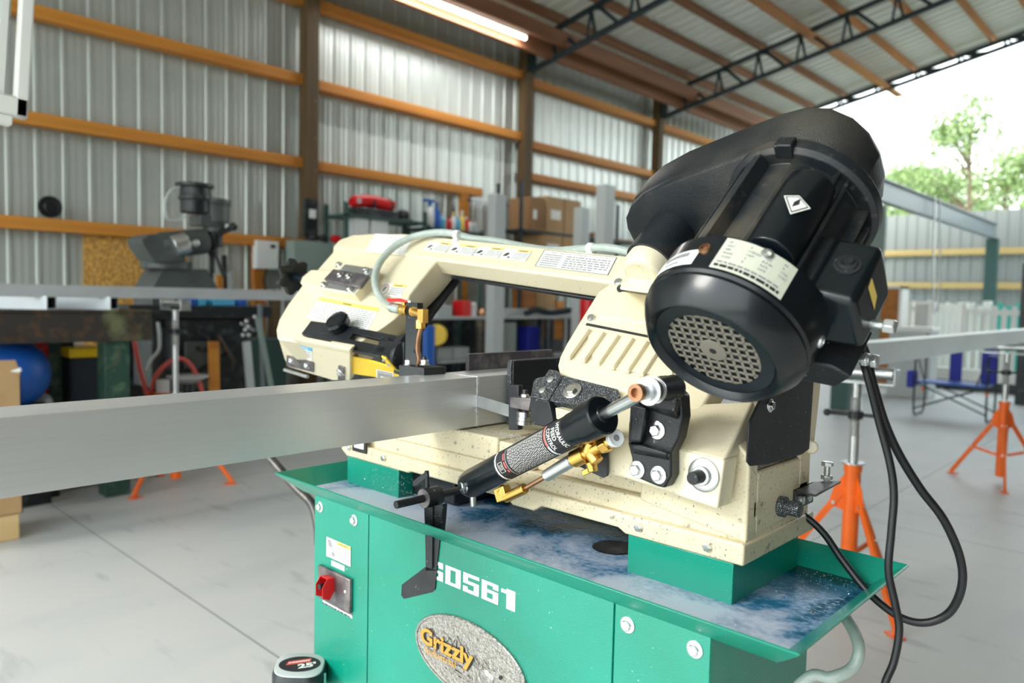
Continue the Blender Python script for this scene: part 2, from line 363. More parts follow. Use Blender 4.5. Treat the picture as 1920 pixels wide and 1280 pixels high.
# oval badge
xl, xr = cf(782, 1187).x, cf(990, 1270).x; ra = (xr-xl)/2; bc = V(((xl+xr)/2, CY0, cf(781, 1187).z)); rb = cf(876, 1161).z-bc.z
el = lambda k, y, ka=1.: [bc+V((math.cos(2*math.pi*i/64)*(ra-k)*ka, -y, math.sin(2*math.pi*i/64)*(rb-k)*ka)) for i in range(64)]
q = MB('pewter'); q.loft([el(0, 0), el(0, .004), el(.002, .006), el(.005, .006), el(.0065, .0035), el(.0065, .0034)], True)
# relief: ridges of mountains, trees, ground strokes
rn = random.Random(5)
def ridge(pts, hgt):
    for (x0, z0), (x1, z1) in zip(pts, pts[1:]):
        p0 = bc+V((x0, -.0035, z0)); p1 = bc+V((x1, -.0035, z1)); q.bar(p0, p1, .0022, hgt, V((0, 1, 0)))
ridge([(-.075, .014), (-.066, .024), (-.058, .017), (-.05, .026), (-.042, .018), (-.028, .036), (-.014, .020), (-.006, .026), (.01, .008), (.02, .015), (.035, .001), (.045, .016), (.058, .004), (.072, .006)], .0045)
ridge([(-.028, .036), (-.03, .016), (-.038, .008)], .004); ridge([(.0, .022), (-.004, .006)], .004); ridge([(.045, .016), (.04, .0)], .004)
for i in range(150):
    x = rn.uniform(-.07, .05); z = .010-.12*(x+.07)*.95+rn.uniform(-.006, .006)
    if (x/ra)**2+(z/rb)**2 < .78: q.sphere(bc+V((x, -.0035, z)), .0016, 6)
for i in range(40):
    x = rn.uniform(-.07, .03); z = -.020+rn.uniform(-.016, .010)-.1*(x+.06)
    if (x/ra)**2+((z)/rb)**2 < .72: ridge([(x, z), (x+rn.uniform(.008, .02), z-rn.uniform(.001, .005))], .002)
for c, r, k in (((.052, -.014), .017, (1.2, .25, .9)), ((.066, -.010), .007, (1, .4, 1)), ((.036, -.026), .009, (1.2, .3, .8))): q.sphere(bc+V((c[0], -.0035, c[1])), r, 18, k)
badge = tag(q.done('nameplate_badge', saw, .0004), 'oval pewter badge with embossed mountains')
q = MB('gold'); mp = plane_map(bc+V((0, -.0075, 0)), V((1, 0, 0)), V((0, 0, 1)))
gx0 = cf(793, 1200).x-bc.x; gw = cf(893, 1235).x-cf(793, 1200).x
q.text('Grizzly', mp, gx0, -.006, .030, w=gw, bold=.035, off=0); q.text('Industrial', mp, gx0+.016, -.0235, .0125, w=gw*.58, bold=.01, off=0)
q.m('ink').text('Grizzly', mp, gx0+.002, -.0075, .030, w=gw, bold=.04, off=-.0012)
tag(q.done('badge_lettering', badge, recalc=False), 'gold raised lettering reading Grizzly Industrial')
for sx in (-1, 1):
    q = MB('black'); q.sphere(bc+V((sx*.089, -.006, 0)), .0035, 10, (1, .5, 1)); q.done('rivet', badge)
# oily stain on the cabinet
# handle tube at the left end
q = MB('dark_steel'); q.tube([pd(470, 820, 2.5), pd(508, 860, 2.42), pd(556, 915, 2.34), pd(585, 945, 2.30), pd(596, 985, 2.27), pd(598, 1020, 2.27)], .014, 12); q.done('pull_handle', saw)
# tray
q = MB('green'); t0 = [(-1.613, .90), (-.352, .90), (-.352, 1.346), (-1.613, 1.346)]; t1 = [(-1.565, .947), (-.398, .947), (-.398, 1.31), (-1.565, 1.31)]
R = lambda c, z: [V((x, y, z)) for x, y in c]
ins = lambda c, d: [(c[0][0]+d, c[0][1]+d), (c[1][0]-d, c[1][1]+d), (c[2][0]-d, c[2][1]-d), (c[3][0]+d, c[3][1]-d)]
q.loft([R(t1, -.4735), R(t0, -.433), R(ins(t0, -.002), -.430), R(ins(t0, .001), -.428), R(ins(t0, .004), -.431), R(ins(t1, .003), -.469)], True)
tray = q.done('chip_tray', saw, .0008)
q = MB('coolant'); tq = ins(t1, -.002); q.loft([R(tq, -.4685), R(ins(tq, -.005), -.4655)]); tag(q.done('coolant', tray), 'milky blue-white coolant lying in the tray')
# strainer hole with mesh
hc = pz(1150, 1026, -.4645); q = MB('black'); q.lathe(hc, V((0, 0, 1)), [(0, .040), (.0006, .040), (.0012, .0385), (.0004, .0375)], 28)
q.m('dark_steel')
for i in range(-9, 10):
    c = math.sqrt(max(0, .0375**2-(i*.0043)**2)); q.bar(hc+V((i*.0043, -c, .0012)), hc+V((i*.0043, c, .0012)), .0009, .0006); q.bar(hc+V((-c, i*.0043, .0014)), hc+V((c, i*.0043, .0014)), .0009, .0006)
q.done('drain_strainer', tray)
for a, c in ((-1.551, -1.347), (-.715, -.521)):
    q = MB('green'); q.box(a, c, 1.06, 1.305, -.4665, -.401); q.done('pedestal', saw, .0012)
q = MB('black'); q.box(-1.347, -1.20, 1.10, 1.28, -.46, -.402); q.done('pump_housing', saw, .004)
# base casting
q = MB('cream_dirty')
q.prism([V((x, 1.056, z)) for x, z in ((-1.575, -.385), (-1.55, -.4005), (-1.31, -.4005), (-1.30, -.396), (-1.0, -.396), (-.985, -.406), (-.93, -.406), (-.91, -.393), (-.735, -.393), (-.72, -.4005), (-.503, -.4005), (-.503, -.366), (-1.56, -.366))], V((0, .27, 0)))
q.box(-1.53, -.507, 1.071, 1.309, -.37, -.335)
q.loft([[V((-1.53, 1.071, -.335)), V((-1.045, 1.071, -.335)), V((-1.045, 1.31, -.335)), V((-1.53, 1.31, -.335))], [V((-1.50, 1.074, -.284)), V((-1.045, 1.074, -.284)), V((-1.045, 1.46, -.284)), V((-1.50, 1.46, -.284))]])
q.box(-1.045, -.506, 1.088, 1.30, -.335, -.305)
q.box(-1.045, -.95, 1.076, 1.30, -.335, -.290)
q.prism([V((-1.0, 1.068, -.30)), V((-.955, 1.068, -.31)), V((-.955, 1.10, -.283)), V((-1.0, 1.10, -.278))], V((0, .02, .002)))
# right tower: two cheeks with a slot between
q.prism([V((-.70, 1.0685, -.34)), V((-.506, 1.0685, -.368)), V((-.506, 1.069, -.232)), V((-.53, 1.069, -.215)), V((-.60, 1.069, -.215)), V((-.70, 1.069, -.31))], V((0, .032, 0)))
q.prism([V((-.70, 1.262, -.36)), V((-.506, 1.262, -.36)), V((-.506, 1.262, -.215)), V((-.507, 1.262, -.10)), V((-.56, 1.262, -.08)), V((-.70, 1.262, -.31))], V((0, .045, 0)))
q.box(-.66, -.506, 1.10, 1.263, -.36, -.262)
base = tag(q.done('base_casting', saw, .004, 3), 'cream cast base spattered with oil and chips')
q = MB('chip_black'); q.box(-.64, -.512, 1.103, 1.26, -.2622, -.2605); q.done('swarf_ledge', base)
for px, py in ((655, 838), (720, 858), (1198, 988), (1327, 1025)):
    q = MB('bolt'); q.hexb(py_(px, py, 1.0555), V((0, -1, 0)), .0075, .006, False); q.done('hex_bolt', base, .0006)
p0 = py_(672, 836, 1.055); q = MB('black'); q.box(p0.x-.02, p0.x+.035, 1.051, 1.056, p0.z-.013, p0.z+.022); q.m('paper').box(p0.x-.012, p0.x+.027, 1.0505, 1.0512, p0.z-.004, p0.z+.014); q.done('size_plate', base)
# chip heap on the bed under the cut
ch = thing('aluminum_chips', V((-1.06, 1.1, -.28)), 'scattered silver sawdust chips lying over the saw bed and tray', 'metal chips', kind='stuff')
q = MB('aluminium_flat'); rn = random.Random(3)
def flake(p, r):
    a = V((rn.uniform(-1, 1), rn.uniform(-1, 1), rn.uniform(-.6, .6))).normalized()*r; c = a.cross(V((rn.uniform(-1, 1), rn.uniform(-1, 1), 1))).normalized()*r*.5; q.loft([[p, p+a, p+a+c, p+c], [p+V((0, 0, .0004)), p+a+V((0, 0, .0004)), p+a+c+V((0, 0, .0004)), p+c+V((0, 0, .0004))]])
for i in range(500): flake(V((rn.gauss(-1.03, .05), rn.uniform(1.078, 1.12), -.283+abs(rn.gauss(0, .003)))), rn.uniform(.0008, .002))
for i in range(300): flake(V((rn.uniform(-1.5, -.45), rn.uniform(.955, 1.055), -.4645)), rn.uniform(.0008, .002))
for i in range(150): flake(V((rn.uniform(-.5, -.405), rn.uniform(1.12, 1.30), -.4645)), rn.uniform(.0008, .002))
for i in range(160): flake(V((rn.gauss(-1.36, .05), 1.0585+rn.uniform(-.0005, .0005), rn.uniform(-.455, -.41))), rn.uniform(.001, .0022))
q.done('chip_scatter', ch)
# vise jaws
def PX(px, py, x): return px_(px, py, x)
xj = -1.148
a, c, d = PX(951, 675, xj), PX(1060, 664.5, xj), PX(951, 800, xj)
q = MB('chip_black'); q.prism([V((xj, a.y, -.284)), V((xj, a.y, a.z-.006)), V((xj, a.y+.006, a.z)), V((xj, 1.40, a.z)), V((xj, 1.40, -.284))], V((.012, 0, 0)))
q.m('black').box(xj+.0121, xj+.016, a.y+.004, 1.40, -.284, a.z-.001)
tag(q.done('vise_jaw', saw, .0015), 'black front vise jaw frosted with chips')
xk = -1.262-.012; a = PX(873, 663, xk)
q = MB('plate'); q.box(xk, xk+.011, a.y, a.y+.30, -.284, a.z); tag(q.done('vise_jaw', saw, .001), 'dark steel rear vise jaw')

# ---------------------------------------------------------------- saw arm (tilted 45 degrees)
W1 = .07
def tw(pts, w=W1): return [am(x, y, 2, w) for x, y in pts]
def uv(px, py, w=W1): a = auv(am(px, py, 2, w)); return a[0], a[1]
LH = [(519, 634), (517, 618), (522, 600), (539, 571), (566, 535), (596, 504), (623, 473), (624, 462), (636, 449), (664, 439), (700, 437)]
LHin = [(816, 492), (790, 524), (768, 553), (762, 576), (741, 597), (712, 618), (694, 628), (655, 657)]
q = MB('cream')
pts = tw(LH, .062)+[A(uv(816, 492)[0], uv(890, 451)[1], .062)]+tw(LHin, .062)
low_ = [p-AT*.092 for p in pts[:len(LH)+1]]+[am(x, y, 2, -.03) for x, y in ((848, 526), (826, 553), (803, 577), (794, 594), (772, 620), (745, 640), (724, 652), (690, 680))]
q.loft([pts, low_])
housL = q
RH = [(1149, 527), (1121, 546), (1088, 599), (1062, 642), (1049, 668), (1045, 684), (1048, 697), (1069, 707)]
ur = .47; vt = uv(1206, 482)[1]; u0b = uv(816, 492)[0]
pr = tw(RH, .066)+tw([(1160, 731), (1290, 762)], .066)+[A(ur, .045, .066), A(ur, vt-.02, .066), A(ur-.03, vt, .066), A(uv(1149, 527)[0], vt, .066)]
q.prism(pr, -AT*.05)
# beam and its raised label strip
vb = uv(960, 505)[1]
q.prism([A(uv(625, 466)[0], uv(625, 466)[1]+.004, W1), A(uv(760, 484)[0], vb, W1), A(uv(1160, 530)[0], vb, W1), A(ur-.02, vb, W1), A(ur-.02, vt, W1), A(-.46, vt, W1)]+tw([(760, 437), (700, 437), (664, 439), (638, 448)]), -AT*.056)
arm = tag(q.done('saw_arm', saw, .006, 3), 'cream cast saw arm')
q = MB('black'); q.prism([am(x, y, 2, -.031) for x, y in ((640, 640), (640, 520), (700, 480), (850, 490), (860, 522), (837, 552), (813, 584), (801, 602), (765, 645))], -AT*.012)
q.abox(-.42, .12, vb-.0035, vt-.005, .004, .0138); q.done('blade_cover', saw, .002)
# inner corner web and edge shading details on the arm
q = MB('cream')
# pedestal for the tension block, boss for the knob
q.prism(tw([(598, 541), (606, 526), (650, 494), (708, 503), (664, 551)], .093), -AT*.035)
q.prism(tw([(562, 530), (566, 519), (583, 505), (650, 506), (604, 543)], .082), -AT*.06)
q.done('tension_boss', arm, .004)
pl = [(604, 538), (647, 495), (703, 504), (661, 548)]
q = MB('zinc'); q.prism(tw(pl, .097), -AT*.004); tp = q.done('tension_plate', arm, .0008)
q = MB('plate'); q.prism(tw([(607, 523), (625, 504), (692, 515), (675, 538)], .107), -AT*.009); q.done('slide_block', tp, .001)
for px, py, w in ((608, 534, .098), (636, 497, .098), (686, 507, .098), (656, 543, .098), (638, 515, .108), (654, 518, .108)):
    q = MB('bolt'); q.hexb(am(px, py, 2, w), AT, .0072, .007, off=.4); q.done('hex_bolt', tp, .0004)
# star knob at the left end, axis along the arm
kc = am(568, 522, 2, .055); kd = -AX; a1, b1 = frame(kd)
q = MB('black_gloss'); q.cyl(kc-kd*.03, kc+kd*.055, .017, .015)
star = lambda t, R0, k: [kc+kd*t+(a1*math.cos(2*math.pi*i/70)+b1*math.sin(2*math.pi*i/70))*(R0*(1+k*math.cos(7*2*math.pi*i/70))) for i in range(70)]
q.loft([star(.040, .034, .05), star(.043, .050, .15), star(.060, .050, .15), star(.064, .044, .12)]); tag(q.done('tension_knob', saw), 'black star-shaped tension knob')
# front panel of the left wheel housing
fv = -.022
pa, pb_, pc, pdn = [am(*p, 1, fv) for p in ((521, 632), (656, 657), (656, 713), (541, 688))]
q = MB('cream'); q.prism([pa, pb_, pc, am(625, 713, 1, fv), pdn, am(533, 672, 1, fv)], AN*.02)
q.prism([am(550, 634, 1, fv-.004), am(656, 655, 1, fv-.004), am(656, 661, 1, fv-.004), am(550, 640, 1, fv-.004)], AN*.012)
pan = q.done('housing_front', arm, .002)
def ap(px, py, axis, val): return am(px, py, axis, val)
def alabel(name, tl, tr, bl, axis, val, fn, parent, lab=None, base='paper'):
    O = am(*bl, axis, val); TL = am(*tl, axis, val); TR = am(*tr, axis, val); U = TR-TL; W = TL-O
    mp = plane_map(O, U, W); n = U.cross(W).normalized()
    cam_side = 1 if n.dot(-O) > 0 else -1
    mp2 = lambda s, t, off=0: mp(s, t, off*cam_side)
    q = MB(base); q.rect(mp2, 0, 0, 1, 1, .0003); fn(q, mp2); return tag(q.done(name, parent, recalc=False), lab)
def _f(q, mp): q.m('label_blue').rect(mp, 0, .74, 1, 1, .0005); q.m('paper').text('NOTICE', mp, .22, .79, .15, w=.56, bold=.02, off=.0008); q.m('ink_grey').lines(mp, .05, .06, .95, .70, 4, off=.0006, seed=8)
alabel('notice_label', (552, 643.5), (585, 652), (553.5, 668), 1, fv-.0005, _f, arm, 'white and blue NOTICE label')
q = MB('plate'); q.prism([am(*p, 1, fv-.003) for p in ((537, 666), (588, 680), (588, 698), (537, 686))], AN*.003)
hg = q.done('hinge', saw, .0006)
for px, py in ((546, 677), (575, 686)): 
    q = MB('bolt'); q.hexb(am(px, py, 1, fv-.003), -AN, .0075, .005, off=.2); q.done('screw', hg, .0005)
q = MB('zinc'); q.cyl(am(534, 693, 1, fv-.004), am(577, 706, 1, fv-.004), .0055); q.done('hinge_pin', hg)
q = MB('plate'); q.prism([am(*p, 1, fv-.004) for p in ((634, 686), (645, 689), (645, 714), (633, 713))], AN*.004)
lt = q.done('door_latch', saw, .0006); q = MB('bolt'); q.hexb(am(638.5, 698, 1, fv-.004), -AN, .008, .007); q.done('screw', lt, .0005)
# big warning label and small ones on the arm faces
def _f(q, mp):
    q.m('label_yellow').rect(mp, 0, .82, 1, 1, .0004); q.m('ink').text('WARNING!', mp, .42, .86, .09, w=.16, bold=.02)
    q.m('ink_grey').lines(mp, .03, .06, .47, .78, 9, seed=4); q.lines(mp, .53, .06, .97, .78, 9, seed=5)
alabel('warning_label', (600, 556.5), (712, 577.5), (575, 596), 2, .0625, _f, arm, 'large white safety label with a yellow strip')
def _f(q, mp):
    q.m('label_yellow').rect(mp, .45, .78, 1, 1, .0004); q.m('ink').text('WARNING', mp, .55, .82, .1, w=.34, bold=.02); q.m('ink_grey').lines(mp, .45, .1, .98, .72, 4, seed=6)
    q.m('label_red'); pts = [(.2+.17*math.cos(t*math.pi/8), .5+.42*math.sin(t*math.pi/8)) for t in range(16)]; p2 = [(.2+.14*math.cos(t*math.pi/8), .5+.36*math.sin(t*math.pi/8)) for t in range(16)]
    for i in range(16): q.poly([mp(*pts[i], .0006), mp(*pts[(i+1) % 16], .0006), mp(*p2[(i+1) % 16], .0006), mp(*p2[i], .0006)])
    q.m('ink_grey').poly([mp(*p, .0005) for p in ((.12, .3), (.2, .35), (.28, .7), (.2, .75), (.14, .6))])
alabel('hand_hazard_label', (718, 530), (762, 534), (707, 553), 2, .0625, _f, arm, 'label with a red ring and yellow strip')
def _f(q, mp):
    q.m('ink_grey').text('MODEL G0561', mp, .35, .82, .07, w=.3); q.text('7" X 12" METAL-CUTTING BANDSAW', mp, .22, .68, .07, w=.6); q.lines(mp, .38, .55, .62, .62, 1); q.lines(mp, .1, .06, .9, .5, 4, fill=.2, seed=9)
alabel('model_label', (704, 438), (776, 443), (684, 472), 2, W1+.0006, _f, arm)
L0 = [(806, 452), (848, 456.5), (898, 462), (947, 466), (998, 470.5)]; LB = [(792, 469), (838, 474), (884, 479.5), (934, 485), (984, 491)]
for i in range(4):
    def _f(q, mp, i=i):
        q.m('label_yellow').rect(mp, .48 if i != 1 else .3, .80, .98, .98, .0004); q.m('ink').text('WARNING!', mp, .56, .83, .11, w=.32, bold=.02)
        q.m('ink_grey').lines(mp, .44, .08, .97, .74, 5, seed=11+i)
        q.m('plate').poly([mp(*p, .0006) for p in ((.08, .3), (.16, .62), (.24, .66), (.3, .55), (.22, .3))]); q.poly([mp(*p, .0006) for p in ((.26, .2), (.3, .3), (.38, .28), (.36, .14))])
        q.m('ink_grey')
        for r_ in ((0, 0, .006, 1), (.994, 0, 1, 1), (0, 0, 1, .01), (0, .99, 1, 1)): q.rect(mp, *r_, .0005)
    alabel('warning_label', L0[i], L0[i+1], LB[i], 2, W1+.0006, _f, arm, 'small white label with a yellow WARNING tab, one of the row on the beam')
def _f(q, mp):
    q.m('ink')
    for r_ in ((0, 0, .008, 1), (.992, 0, 1, 1), (0, 0, 1, .02), (0, .98, 1, 1)): q.rect(mp, *r_, .0006)
    q.text('BLADE SELECTION FOR VARIABLE TOOTH PITCHES', mp, .12, .85, .07, w=.8); q.m('ink_grey').lines(mp, .04, .06, .3, .8, 6, seed=21, fill=.5); q.lines(mp, .36, .06, .96, .8, 6, seed=22, fill=.5)
alabel('speed_chart_label', (1021, 468.5), (1157, 482.5), (1003, 499), 2, W1+.0006, _f, arm, 'white speed chart with a black border')
# screws, cap plug on the right housing
for px, py, r in ((1160, 530, .0095), (1109, 597, .0085)):
    q = MB('zinc'); q.lathe(am(px, py, 2, .066), AT, [(0, r), (.004, r), (.0065, r*.8), (.007, r*.2)], 20); q.done('screw', arm)
q = MB('black'); q.cyl(am(1163, 541, 2, .066), am(1163, 541, 2, .078), .0075); q.done('plug', arm, .001)
# raised cover and gearbox block on the right housing
q = MB('cream'); q.prism(tw([(1163, 544), (1290, 562), (1290, 600), (1195, 606), (1120, 590)], .072), -AT*.02)
q.prism(tw([(1135, 566), (1290, 590), (1290, 612), (1120, 596)], .070), -AT*.02); q.done('gear_cover', arm, .003)
q = MB('ink'); q.prism(tw([(1100, 605), (1215, 628), (1215, 632), (1098, 609)], .0675), -AT*.002); q.done('cover_gap', arm)
# vent with louvres
va = tw([(1098, 612), (1262, 646), (1262, 708), (1115, 688)], .0665); q = MB('cream'); q.prism(va, AT*.003)
ug = [uv(1100+27*k, 617+5.4*k) for k in range(6)]
for k in range(6):
    u_, v_ = ug[k]; base_ = [A(u_, v_, .069), A(u_+.013, v_, .069), A(u_+.013, v_-.082, .069), A(u_, v_-.082, .069)]
    q.loft([base_, [A(u_+.009, v_-.004, .079), A(u_+.013, v_-.004, .079), A(u_+.013, v_-.078, .079), A(u_+.009, v_-.078, .079)]])
q.done('vent_louvres', arm, .0015)
# pivot casting
yp = 1.012
Pp = lambda x, y, d=yp: py_(x, y, d)
cr = Pp(1358, 862); lo = Pp(1345, 955)
q = MB('cream')
low = [Pp(1122, 884), Pp(1181, 899), Pp(1345, 955), Pp(1358, 862), Pp(1264, 840), Pp(1145, 812)]
q.prism(low, V((0, .045, 0)))
top = [A(.47, .115, .066), A(.47, .05, .066)]
# sloping shoulder from the arm face down to the vertical lug
s0 = [Pp(1145, 812), Pp(1264, 840), Pp(1358, 862)]
s1 = [am(1150, 726, 2, .060), am(1290, 758, 2, .060), am(1412, 752, 2, .064)]
for k in range(2):
    q.loft([[s0[k], s0[k+1], s1[k+1], s1[k]], [s0[k]+V((0, .045, -.0)), s0[k+1]+V((0, .045, 0)), s1[k+1]-AT*.03+V((0, .01, 0)), s1[k]-AT*.03+V((0, .01, 0))]])
pv = tag(q.done('pivot_arm', saw, .004, 3), 'cream casting that carries the arm on its pivot')
# rear guard plate (black) and its bolt
xg_ = -.497
g = [(1428, 745), (1450, 702), (1528, 690), (1518, 842), (1505, 852), (1440, 871), (1408, 874), (1402, 866), (1406, 790)]
q = MB('black'); gp = [px_(x, y, xg_) for x, y in g]; q.prism(gp, V((-.004, 0, 0))); gd = q.done('chip_deflector', saw, .002)
q = MB('bolt'); q.hexb(px_(1444, 760, xg_), V((1, 0, 0)), .007, .005); q.done('screw', gd, .0005)
q = MB('cream'); q.prism([px_(x, y, xg_-.006) for x, y in ((1526, 700), (1540, 720), (1528, 828), (1514, 850), (1490, 830))], V((-.03, 0, 0)))
q.cyl(px_(1521, 838, xg_-.002), px_(1521, 838, xg_-.04), .012); q.done('rear_lug', base, .003)
# pivot bolt
q = MB('zinc'); pb = Pp(1320, 890); q.lathe(pb, V((0, -1, 0)), [(0, .026), (.003, .026), (.005, .022), (.006, .012)], 32); q.lathe(pb, V((0, -1, 0)), [(.005, .0155), (.012, .015), (.013, .012)], 24)
q.m('black').cyl(pb+V((0, -.012, 0)), pb+V((0, -.035, 0)), .0105, .0095); q.done('pivot_bolt', saw, .0008)
# black bracket that takes the cylinder
yb = .985; Pb = lambda x, y, d=yb: py_(x, y, d)
br = [(1235, 705), (1250, 712), (1278, 742), (1280, 782), (1272, 822), (1258, 848), (1258, 893), (1246, 915), (1233, 912), (1186, 893), (1184, 858), (1177, 832), (1178, 795), (1185, 755), (1212, 712)]
q = MB('black'); q.prism([Pb(*p) for p in br], V((0, .026, 0)))
def facet(lowp, highp, d): q.loft([[Pb(*p, yb+.001) for p in lowp], [Pb(*p, yb-d) for p in highp]])
facet([(1185, 752), (1212, 712), (1235, 705), (1250, 712), (1279, 745), (1272, 788), (1215, 768)], [(1190, 745), (1214, 714), (1235, 707), (1248, 714), (1271, 748), (1265, 772), (1214, 762)], .022)
facet([(1182, 762), (1219, 768), (1205, 833), (1178, 832)], [(1184, 757), (1212, 764), (1202, 828), (1180, 826)], .018)
facet([(1178, 830), (1205, 831), (1258, 848), (1256, 864), (1184, 850)], [(1182, 832), (1205, 834), (1252, 848), (1250, 856), (1188, 844)], .012)
bk = tag(q.done('cylinder_bracket', saw, .003), 'black cast bracket bolted to the arm')
for px, py, d, r in ((1232, 806, yb, .0095), (1195, 880, yb, .0092), (1235, 890, yb, .0092)):
    q = MB('bolt'); q.hexb(Pb(px, py, d), V((0, -1, 0)), r, .008, off=.25); q.done('hex_bolt', bk, .0006)
# pin with washers
pe = Pb(1252, 728, yb-.02); pn = V((pe.x, px_(1192, 737, pe.x).y, pe.z)); L = pe.y-pn.y
q = MB('black'); q.cyl(pe+V((0, .02, 0)), pe+V((0, -L*.45, 0)), .020, .016); q.done('boss', bk, .002)
q = MB('zinc'); Y1 = V((0, -1, 0))
q.lathe(pn, Y1, [(-.052, .0185), (-.049, .0195), (-.048, .0195), (-.047, .012), (-.036, .012), (-.034, .021), (-.031, .021), (-.030, .012), (-.008, .012)], 28); q.m('copper').lathe(pn, Y1, [(-.008, .0125), (.002, .0125), (.002, .007), (-.006, .0065)], 24); q.done('pin', bk)
# hydraulic cylinder
hp0 = py_(880, 908, 1.0); hp1 = pn+V((.0, .030, 0)); hd = (hp1-hp0).normalized(); HL = (hp1-hp0).length
q = MB('black_gloss'); rr = .030
q.lathe(hp0, hd, [(-.012, .006), (-.008, .020), (0, .026), (.012, .0275), (HL*.66, .0268), (HL*.661, .0275), (HL*.665, .0280), (HL*.72, .0280), (HL*.725, .0315), (HL*.80, .0315), (HL*.805, .029), (HL*.807, .014), (HL*.812, .013)], 40)
hyd = tag(q.done('hydraulic_cylinder', saw), 'black hydraulic feed cylinder with a printed label')
q = MB('steel'); q.cyl(hp0+hd*HL*.80, hp1-hd*.010, .0095); q.lathe(hp1, Y1, [(-.008, .015), (.008, .015)], 24); tag(q.done('piston_rod', hyd), 'bright steel rod')
q = MB('bolt'); q.hexb(py_(872, 911, hp0.y-.026), V((-.3, -1, 0)), .0085, .008); q.cyl(hp0+V((0, .02, 0)), py_(872, 911, hp0.y-.026), .006); q.done('hex_bolt', hyd, .0005)
q = MB('zinc'); q.cyl(hp0+V((.0, 0, 0))+hd*.012, hp0+hd*.012+V((.004, 0, -.045)), .006); q.done('grease_fitting', hyd)
# label wrapped on the cylinder; angle 0 faces the camera
to = (-(hp0+hd*HL*.4)).normalized(); f1 = (to-hd*to.dot(hd)).normalized(); f2 = hd.cross(f1)
def hmap(s, t, off=0):          # s: along circumference (rad), t: along axis (m from lower end)
    return hp0+hd*t+(f1*math.cos(s)+f2*math.sin(s))*(.0276-.0007*min(1, t/(HL*.66))+off)
q = MB('ink')
def hrect(s0, t0, s1, t1, off=.0006, n=8):
    for i in range(n):
        a = s0+(s1-s0)*i/n; c = s0+(s1-s0)*(i+1)/n; q.poly([hmap(a, t0, off), hmap(c, t0, off), hmap(c, t1, off), hmap(a, t1, off)])
t0, t1 = HL*.27, HL*.655
hrect(-1.3, t0-.004, 1.3, t1+.004, .0003)
q.m('paper'); hrect(-1.25, t0+.000, 1.25, t0+.0045)
hm2 = lambda x, y, off=0: hmap(x, y, off)     # x to the right (as seen with the rod end up), y towards the rod
# writing runs around the barrel, lines stacked from the rod end down
wr = lambda txt, x0, tt, h, w, m, bold=.03: q.m(m).text(txt, lambda x, y, o: hm2(x, tt+y, o), x0, 0, h, w=w, bold=bold, off=.0009)
wr('HYDRAULIC', -.95, t1-.0105, .0095, 1.75, 'paper', .015); wr('FEED', -.75, t1-.0235, .0095, .80, 'paper', .015); wr('CONTROL', -.85, t1-.0365, .0095, 1.45, 'paper', .015)
q.m('paper'); hrect(-1.2, t1-.0455, 1.2, t1-.041); q.m('label_red'); hrect(-1.2, t1-.0450, .2, t1-.0415, .0009)
q.m('ink_grey')
rn = random.Random(2)
tt = t1-.050
q.m('paper')
while tt > t0+.042:
    x = -.95
    while x < .9:
        w = rn.uniform(.08, .22); hrect(x, tt-.0014, min(x+w, .95), tt, .0009, 2); x += w+.05
    tt -= .0041
for a in ((-1.0, t0+.036, 1.0, t0+.0368), (-1.0, t0+.036, -.985, t1-.047), (.985, t0+.036, 1.0, t1-.047)): hrect(*a, .0009)
q.m('label_red')
for a in ((-.8, t0+.0285, -.35, t0+.033), (-.25, t0+.0285, .2, t0+.033), (.3, t0+.0285, .5, t0+.033)): hrect(*a, .0009)
q.m('paper')
for a in ((-.35, t0+.010, -.33, t0+.024), (.33, t0+.010, .35, t0+.024), (-.35, t0+.010, .35, t0+.0112), (-.35, t0+.0228, .35, t0+.024), (-.2, t0+.014, .15, t0+.0152), (-.2, t0+.0188, .15, t0+.020), (.13, t0+.014, .15, t0+.020)): hrect(*a, .0009)
tag(q.done('label', hyd, recalc=False), 'black label with white lettering HYDRAULIC FEED CONTROL')
# feed valve below the cylinder
yv = .965; Pv = lambda x, y, d=yv: py_(x, y, d)
q = MB('brass'); e1, e2 = Pv(943, 925), Pv(952, 940)
q.obox(Pv(938, 941)-V((0, .009, 0)), V((.024, 0, .012)), V((0, .018, 0)), V((-.010, 0, .022)))
q.cyl(Pv(948, 933), Pv(985, 915), .0095); q.cyl(Pv(940, 924), Pv(946, 916), .010)
q.m('copper').cyl(Pv(985, 915), Pv(1030, 889), .0042)
q.m('zinc').cyl(Pv(1024, 892), Pv(1072, 863), .0105, .0115); q.cyl(Pv(1066, 866), Pv(1082, 857), .0095)
q.m('brass').cyl(Pv(1076, 861), Pv(1098, 850), .0145); q.cyl(Pv(1094, 852), Pv(1152, 822), .0115); q.hexb(Pv(1128, 836), Pv(1150, 824)-Pv(1128, 836), .0145, .016, False)
q.cyl(Pv(1100, 838), Pv(1120, 866), .0115); q.cyl(Pv(1108, 866), Pv(1112, 884), .0095, .008); q.cyl(Pv(1110, 828), Pv(1104, 848), .013); q.cyl(Pv(1108, 822), Pv(1110, 830), .0145)
q.obox(Pv(1092, 893), V((.018, 0, .010)), V((0, .004, 0)), V((-.003, 0, .009)))
fvl = tag(q.done('feed_valve', saw, .0012), 'brass feed valve with fine copper pipe')
q = MB('clip'); c0 = Pv(1135, 828); c1 = Pv(1152, 822, yv-.004); q.lathe(c1, (Pv(1152, 822, yv-.012)-c0), [(-.004, .0135), (.006, .0145), (.0075, .013), (.0068, .010)], 26); q.m('ink_grey'); d_ = (Pv(1152, 822, yv-.012)-c0).normalized(); q.cyl(c1+d_*.006, c1+d_*.0072, .0055); tag(q.done('valve_dial', fvl, .0005), 'white numbered dial')
